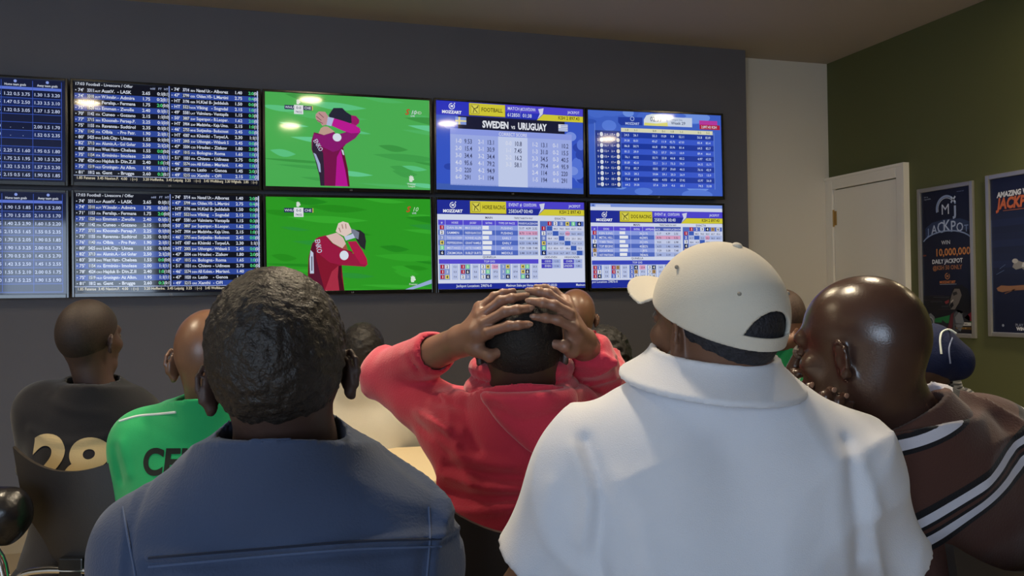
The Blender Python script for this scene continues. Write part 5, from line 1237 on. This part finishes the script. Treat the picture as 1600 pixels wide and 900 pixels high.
# ---- bald man in the brown striped shirt, on the right
M = frame(45, -4, 0)
J = joints(at(1430, 694, 1.40), at(1310, 790, 1.38), at(1532, 725, 1.48), 33, w=1.18, sr=.066, EL=at(1240, 960, 1.52), ER=at(1590, 935, 1.44), WL=at(1300, 745, 1.35), lean=-.02)
J['WR'] = J['ER'] + J['F'] * .22 - UP * .06
hand4 = hand_solid(J['WL'], at(1296, 690, 1.33), P_(1.31, (1268, 655), (1290, 652), (1308, 655), (1324, 661)),
    [P_(1.31, (1268, 655), (1262, 632, -.004), (1262, 618, .0), (1266, 604, .008)), P_(1.31, (1290, 652), (1288, 632, -.008), (1290, 620, -.008), (1299, 611, .0)),
     P_(1.31, (1308, 655), (1307, 637, -.008), (1310, 627, -.008), (1318, 620, .0)), P_(1.31, (1324, 661), (1322, 645, -.004), (1324, 637, -.004), (1330, 632, .0))],
    P_(1.33, (1270, 700), (1252, 672), (1250, 645)), r=.009, fore=J['EL'] + (J['WL'] - J['EL']) * .4)
def striped():
    m = cloth('brown_knit_with_diagonal_stripes', '#4a2f28', .4, 300); nt = m.node_tree; b = nt.nodes['Principled BSDF']
    tc = nt.nodes.new('ShaderNodeTexCoord'); vm = nt.nodes.new('ShaderNodeVectorMath'); vm.operation = 'DOT_PRODUCT'
    nt.links.new(tc.outputs['Object'], vm.inputs[0]); return m, vm, nt, b
def shirt4(t, J, Mt, ch, base):
    sleeves(t, J, (.8, .8), .084, .074)
    soft(t, .004, 7, .0015, 22); wrinkles(t, .014, 6, (30, 50, 10), seed=9); torso_cut(t, J, .50)
    creases(t, J, Mt, [([(1400, 850), (1480, 820), (1590, 800)], 1.4, .014, .004), ([(1540, 650), (1575, 720), (1590, 800)], 1.4, .014, -.003), ([(1440, 700), (1500, 680), (1540, 640)], 1.4, .014, .003)])
    neck_hole(t, J, .080, .016, .0)
m4, vm, nt, bb = striped()
b4, base4 = person('person', 'bald man in a brown shirt with diagonal white stripes, hand at his chin', J,
       dict(o=at(1342, 553, 1.385), M=M, s=1.01, br=1.03, neck=.066, flare=24, back=1.05), SK_bald, top=dict(name='striped_shirt', m=m4, f=shirt4, g=.018, vox=.005), fine=.0032)
graft(b4, base4, [hand4], .003)
nails_on(b4, base4, [(at(1262, 618, 1.305), at(1266, 604, 1.312), -CF, .0062), (at(1290, 620, 1.300), at(1299, 611, 1.306), -CF, .0065), (at(1310, 627, 1.300), at(1318, 620, 1.306), -CF, .0065)])
add_part('collar', collar_ring(J, .008, .034, .0065, dz=-.004, lip=.006, tip=.5, up=.3), .0034, b4, base4, cloth('brown_collar_rib', '#4f342b', .5, 300))
# stripe direction: along the line seen from lower left to upper right on the back
pa, pb = at(1410, 815, 1.30) - base4, at(1588, 690, 1.38) - base4
sd = unit(pb - pa); nrm = unit(-J['F'] - sd * np.dot(-J['F'], sd)); up4 = unit(np.cross(nrm, sd)); up4 = up4 if up4[2] > 0 else -up4
vm.inputs[1].default_value = up4
z0 = float(np.dot(pa, up4)); rp = nt.nodes.new('ShaderNodeValToRGB'); mr = nt.nodes.new('ShaderNodeMapRange')
mr.inputs[1].default_value = z0 - .3; mr.inputs[2].default_value = z0 + .3; nt.links.new(vm.outputs['Value'], mr.inputs[0]); nt.links.new(mr.outputs[0], rp.inputs[0])
rp.color_ramp.interpolation = 'CONSTANT'; br_, bk, wh = srgb('#4a2f28'), srgb('#17161a'), srgb('#c4c2cc')
ST = [(-.3, br_), (-.026, bk), (-.016, wh), (.006, bk), (.022, br_), (.026, wh), (.046, bk), (.062, br_), (.180, bk), (.193, wh), (.212, bk), (.222, br_)]
ST = [(-.3, br_), (-.038, bk), (-.032, wh), (-.020, bk), (-.015, br_), (-.010, bk), (-.005, wh), (.007, bk), (.016, br_), (.088, bk), (.096, wh), (.111, bk), (.118, br_)]
ST_ = [(-.3, br_), (-.030, bk), (-.018, wh), (.004, bk), (.009, br_), (.022, bk), (.027, wh), (.049, bk), (.068, br_), (.165, bk), (.184, wh), (.210, bk), (.222, br_)]
cr = rp.color_ramp
while len(cr.elements) > 1: cr.elements.remove(cr.elements[0])
cr.elements[0].position = 0; cr.elements[0].color = br_
for z_, c_ in ST[1:]: e = cr.elements.new((z_ + .3) / .6); e.color = c_
for l in list(bb.inputs['Base Color'].links): nt.links.remove(l)
nt.links.new(rp.outputs[0], bb.inputs['Base Color'])
place_chair(*(J['PV'] + J['F'] * .06)[:2], 33, 'dark moulded chair under the bald man in the striped shirt')

# ---- man in the black T-shirt with the number 28
M = frame(-11, 3, 2)
J = joints(at(152, 630, 2.33), at(66, 642, 2.34), at(208, 654, 2.36), -3, w=.92, sr=.05)
def tee(u=.62, rs=(.06, .055), a=.004, nh=.060, cr=None, cut=.5):
    def f(t, J, Mt, ch, base):
        sleeves(t, J, u, *rs); soft(t, a, 9, .0012, 26); torso_cut(t, J, cut)
        if cr: creases(t, J, Mt, cr)
        neck_hole(t, J, nh, .025)
    return f
BT = cloth('black_cotton', '#16151a', .3, 400)
b5, base5 = person('person', 'man in a black T-shirt with a big beige number 28 on the back', J,
       dict(o=at(141, 533, 2.33), M=M, s=.90, br=.96, neck=.045, flare=26), SK_dark, hair=dict(m=H_buzz, vox=.004, t=.003), top=dict(name='t_shirt', m=BT, f=tee(cr=[([(80, 620), (120, 640), (170, 645)], 2.3, .012, .004), ([(60, 670), (110, 690), (180, 680)], 2.3, .012, .004)]), g=.012, vox=.006), fine=.004, hands=[lap_hand(J, 'L'), lap_hand(J, 'R')])
F5 = J['F']; R5 = V(F5[1], -F5[0], 0)
print_on(b5, base5, J, '28', at(112, 722, 2.25), unit(R5 - UP * .10), unit(UP + R5 * .10), -F5, .125, cloth('beige_print', '#b09a70', .2), 'number_print', sx=1.1, bold=.035)
place_chair(*(at(113, 800, 2.10) + F5 * .25)[:2], -3, 'dark winged chair behind the man in the black number 28 shirt')

# ---- man in the green jersey, second row left
M = frame(4, 0, 0)
J = joints(at(333, 655, 2.12), at(224, 694, 2.14), at(442, 694, 2.16), 0, w=1.08, sr=.056)
GJ = cloth('green_jersey', '#1f9a5a', .25, 400)
b6, base6 = person('person', 'balding man in a green jersey lettered CELTIC, behind the navy jacket', J,
       dict(o=at(330, 566, 2.11), M=M, s=1.05, br=1.02, neck=.058, flare=30, ear=1.1), SK_light, hair=dict(m=hairm('stubble', '#4a372c', .4), vox=.004, t=.0012, hz=HZ - .0, lift=-.0, hy=V(-.12, -.085, -.04, 0, .02, .05), ) if False else None,
       top=dict(name='jersey', m=GJ, f=tee(.75, (.064, .060), .004, .064, [([(200, 690), (215, 740)], 2.1, .01, .005), ([(235, 660), (300, 690), (350, 700)], 2.1, .012, -.003), ([(186, 700), (196, 750)], 2.1, .01, -.005)]), g=.014, vox=.006), fine=.004, hands=[lap_hand(J, 'L'), lap_hand(J, 'R')])
F6 = J['F']; R6 = V(F6[1], -F6[0], 0)
print_on(b6, base6, J, 'CELTIC', at(311, 717, 2.05), R6, UP, -F6, .055, cloth('black_print', '#101a16', .1), 'team_lettering', sx=.95, bold=.035)
WHT = cloth('white_trim', '#cfd8d2', .1)
piping(b6, base6, J, [(187, 658), (215, 650), (245, 647), (275, 644)], 2.1, .0032, WHT)
add_part('collar', collar_ring(J, .002, .014, .004, dz=-.006), .004, b6, base6, GJ)
place_chair(*(J['PV'] + J['F'] * .06 + R6 * .17)[:2], 0, 'dark moulded chair under the man in the green CELTIC jersey')

# ---- people in the rows further in front
def far(name_lbl, o_, yaw, pitch, NB, SL, SR, skn, topm, topn, hair=None, s=1.0, neck=.055, byaw=0, hands=True, extra=None, tr=None, **kw):
    J = joints(NB, SL, SR, byaw, **{k_: kw[k_] for k_ in ('EL', 'ER', 'WL', 'WR', 'w', 'lean') if k_ in kw})
    J['armvox'] = .008
    hs = [lap_hand(J, q) for q in (('L', 'R') if hands is True else hands)]
    b, base = person('person', name_lbl, J, dict(o=o_, M=frame(yaw, pitch, kw.get('roll', 0)), s=s, neck=neck, br=1.0), skn, hair=hair, top=dict(name=topn, m=topm, f=kw.get('f') or tee(kw.get('u', .62)), g=.013, vox=.008), fine=.0045, coarse=.014, hands=hs, trousers=tr)
    return b, base, J
WS = cloth('off_white_cotton', '#b9b5aa', .2)
b7, base7, J7 = far('man in a white shirt with short twisted hair sitting past the beige table', at(568, 556, 3.36), 0, -3, at(562, 616, 3.37), at(485, 642, 3.42), at(640, 642, 3.44), SK_mid, WS, 'shirt', hair=dict(m=hairm('short_twisted_hair', '#1d1a19', 1, 120), vox=.0045, t=.007, amp=.003, fs=110), u=1.9)
place_chair(*(J7['PV'] + J7['F'] * .06)[:2], -90, 'dark moulded chair turned sideways past the beige table')
b8, base8, J8 = far('bald man far in front, past the raised hands of the red hooded top', at(900, 500, 3.45), 3, -2, at(899, 560, 3.46), at(832, 590, 3.5), at(968, 590, 3.5), SK_light, cloth('dark_grey_cotton', '#2a2a2e', .2), 't_shirt')
place_chair(*(J8['PV'] + J8['F'] * .06)[:2], 0, 'dark moulded chair under the bald man far in front')
b9, base9, J9 = far('person with bushy black hair in a red top, past the red sleeve', at(945, 574, 2.86), -4, -14, at(945, 606, 2.82), at(880, 636, 2.84), at(996, 628, 2.84), SK_dark, cloth('dark_red_cotton', '#9c1f31', .3, 300), 'red_top', hair=dict(m=hairm('bushy_black_hair', '#0e0b0a', 1, 120), vox=.0045, t=.012, amp=.007, fs=85), u=1.9)
place_chair(*(J9['PV'] + J9['F'] * .06)[:2], 0, 'dark moulded chair under the bushy-haired person in red')
GT = cloth('green_cotton', '#25995c', .25)
ER10, WR10 = at(1322, 592, 3.30), at(1243, 545, 3.08)
b10, base10, J10 = far('man in a green shirt bowing his shaved head, one hand on his nape', at(1224, 508, 3.14), 0, -24, at(1220, 566, 3.16), at(1150, 598, 3.18), at(1292, 600, 3.18), SK_mid, GT, 'green_shirt', hands='L', ER=ER10, WR=WR10, s=1.02,
    hair=dict(m=hairm('shaved_stubble', '#3a2b24', .3), vox=.0045, t=.0012))
D10 = 3.05
h10 = hand_solid(WR10, at(1226, 535, D10), P_(D10, (1222, 518), (1215, 526), (1212, 535), (1212, 543)),
    [P_(D10, (1234, 514, .02), (1222, 513), (1210, 513, .0), (1198, 512, .02)), P_(D10, (1222, 522), (1210, 522), (1200, 523, .01), (1190, 524, .03)), P_(D10, (1218, 531), (1206, 532), (1196, 533, .01), (1188, 534, .03)), P_(D10, (1216, 540), (1206, 541), (1198, 542, .01), (1190, 542, .03))],
    P_(D10, (1238, 530, .0), (1242, 516, .01), (1243, 508, .02)), r=.009, fore=ER10 + (WR10 - ER10) * .3, fr=.036, wr=.027)
graft(b10, base10, [h10], .0042)
d_ = unit(WR10 - ER10); x_ = unit(np.cross(d_, UP)); y_ = np.cross(d_, x_); c_ = WR10 - d_ * .012
k = MB(); k.tube([c_ - base10 + x_ * .031 * math.cos(a) + y_ * .031 * math.sin(a) for a in np.linspace(0, 2 * math.pi, 25)[:-1]], .006, 8, closed=True); k.build('wristwatch', M_alu, b10, smooth=True)
F10 = J10['F']; R10 = V(F10[1], -F10[0], 0)
print_on(b10, base10, J10, 'PLOW', at(1236, 604, 3.0), R10, UP, -F10, .050, WHT, 'team_lettering', sx=.95, bold=.06)
print_on(b10, base10, J10, 'PLOW', at(1236, 604, 3.0), R10, UP, -F10, .050, GT, 'lettering_fill', sx=.95, bold=-.0, lift=.0032)
place_chair(*(J10['PV'] + J10['F'] * .06)[:2], 0, 'dark moulded chair under the man holding his nape')
def stripes_h():
    m = cloth('fine_black_and_grey_stripes', '#8d8b88', .2); nt = m.node_tree; b = nt.nodes['Principled BSDF']
    tc = nt.nodes.new('ShaderNodeTexCoord'); wv = nt.nodes.new('ShaderNodeTexWave'); wv.bands_direction = 'Z'; wv.inputs['Scale'].default_value = 38; wv.inputs['Distortion'].default_value = .6
    cr = nt.nodes.new('ShaderNodeValToRGB'); cr.color_ramp.interpolation = 'CONSTANT'; cr.color_ramp.elements[0].color = srgb('#141417'); cr.color_ramp.elements[1].position = .5; cr.color_ramp.elements[1].color = srgb('#8f8d8a')
    nt.links.new(tc.outputs['Object'], wv.inputs[0]); nt.links.new(wv.outputs[1], cr.inputs[0])
    for l in list(b.inputs['Base Color'].links): nt.links.remove(l)
    nt.links.new(cr.outputs[0], b.inputs['Base Color']); return m
o11 = at(1441, 574, 2.50); M11 = frame(10, 4, 8)
SM = stripes_h()
b11, base11, J11 = far('person in a navy knitted beanie and striped collar, by the posters', o11, 10, 4, at(1462, 632, 2.56), at(1392, 672, 2.56), at(1536, 668, 2.58), SK_dark, SM, 'striped_top', u=1.9, neck=.05)
NV = cloth('navy_knit', '#121c3c', .8, 220, sheen=.0)
L = lambda x, y, z: o11 + M11 @ V(x, y, z)
q = S(); q.ell(L(0, -.012, .034), V(.085, .106, .084), M11, 0); q.cone(L(.005, -.03, .07), L(.052, -.07, .045), .050, .034, .04); q.ell(L(.062, -.08, .022), V(.030, .030, .034), M11, .03); q.plane(L(0, -.0, -.052), -unit(M11 @ V(0, -.35, 1)))
q.disp(lambda P: .003 * noise(P, 22)); add_part('beanie', q, .004, b11, base11, NV)
bvh = BVHTree.FromPolygons(*[[Vector(p) for p in q.mesh(.005)[0].tolist()], q.mesh(.005)[1].tolist()]); Jb = dict(bvh=bvh)
piping(b11, base11, Jb, [(1471, 553), (1469, 532), (1472, 519), (1483, 515), (1494, 521)], 2.4, .0028, WHT, 'seam_piping')
piping(b11, base11, Jb, [(1485, 568), (1483, 545), (1488, 528)], 2.4, .0022, mat('grey_blue_trim', '#7c86a4', .8), 'seam_piping')
add_part('collar', collar_ring(J11, .008, .05, .012, dz=-.02), .004, b11, base11, SM)
place_chair(*(J11['PV'] + J11['F'] * .06)[:2], 0, 'dark moulded chair under the person in the navy beanie')

# ---- padded chair cut by the left edge of the picture
pc = at(-100, 870, 1.96)
pch = empty('padded_chair', (pc[0], pc[1], 0), 'chair with black padded back and bent chrome tube, cut by the left picture edge', 'chair', rz=-YAW)
def ploop(sg): return [(0, -.02, .775), (sg * .06, -.02, .775), (sg * .125, -.02, .77), (sg * .158, -.02, .73), (sg * .168, -.01, .6), (sg * .172, .02, .48), (sg * .175, .08, .44), (sg * .178, .34, .44), (sg * .18, .42, .42), (sg * .18, .44, .36), (sg * .18, .44, .08), (sg * .18, .42, .02), (sg * .18, .36, .013), (sg * .18, .06, .013), (sg * .16, .0, .013), (sg * .1, -.02, .013), (0, -.02, .013)]
k = MB(); k.tube(bez(ploop(-1)[::-1], 4)[:-1] + bez(ploop(1), 4)[:-1], .0115, 12, closed=True); k.build('tube_frame', M_chrome, pch, smooth=True)
M_lth = mat('creased_black_leather', '#131114', .32, bump=.6, bscale=60)
q = S(); q.cone(V(-.12, .055, .835), V(.125, .055, .835), .052, .052, 0); q.cone(V(-.12, .055, .80), V(.12, .055, .80), .046, .046, .04); q.disp(lambda P: .003 * noise(P, 18) + .0015 * noise(P, 45))
v, f = q.mesh(.006); link('backrest', mesh_np('backrest', v, f, M_lth), pch)
q = S(); q.ell(V(0, .22, .47), V(.20, .20, .035), I3, 0); q.disp(lambda P: .002 * noise(P, 25)); v, f = q.mesh(.008); link('seat', mesh_np('seat', v, f, M_lth), pch)
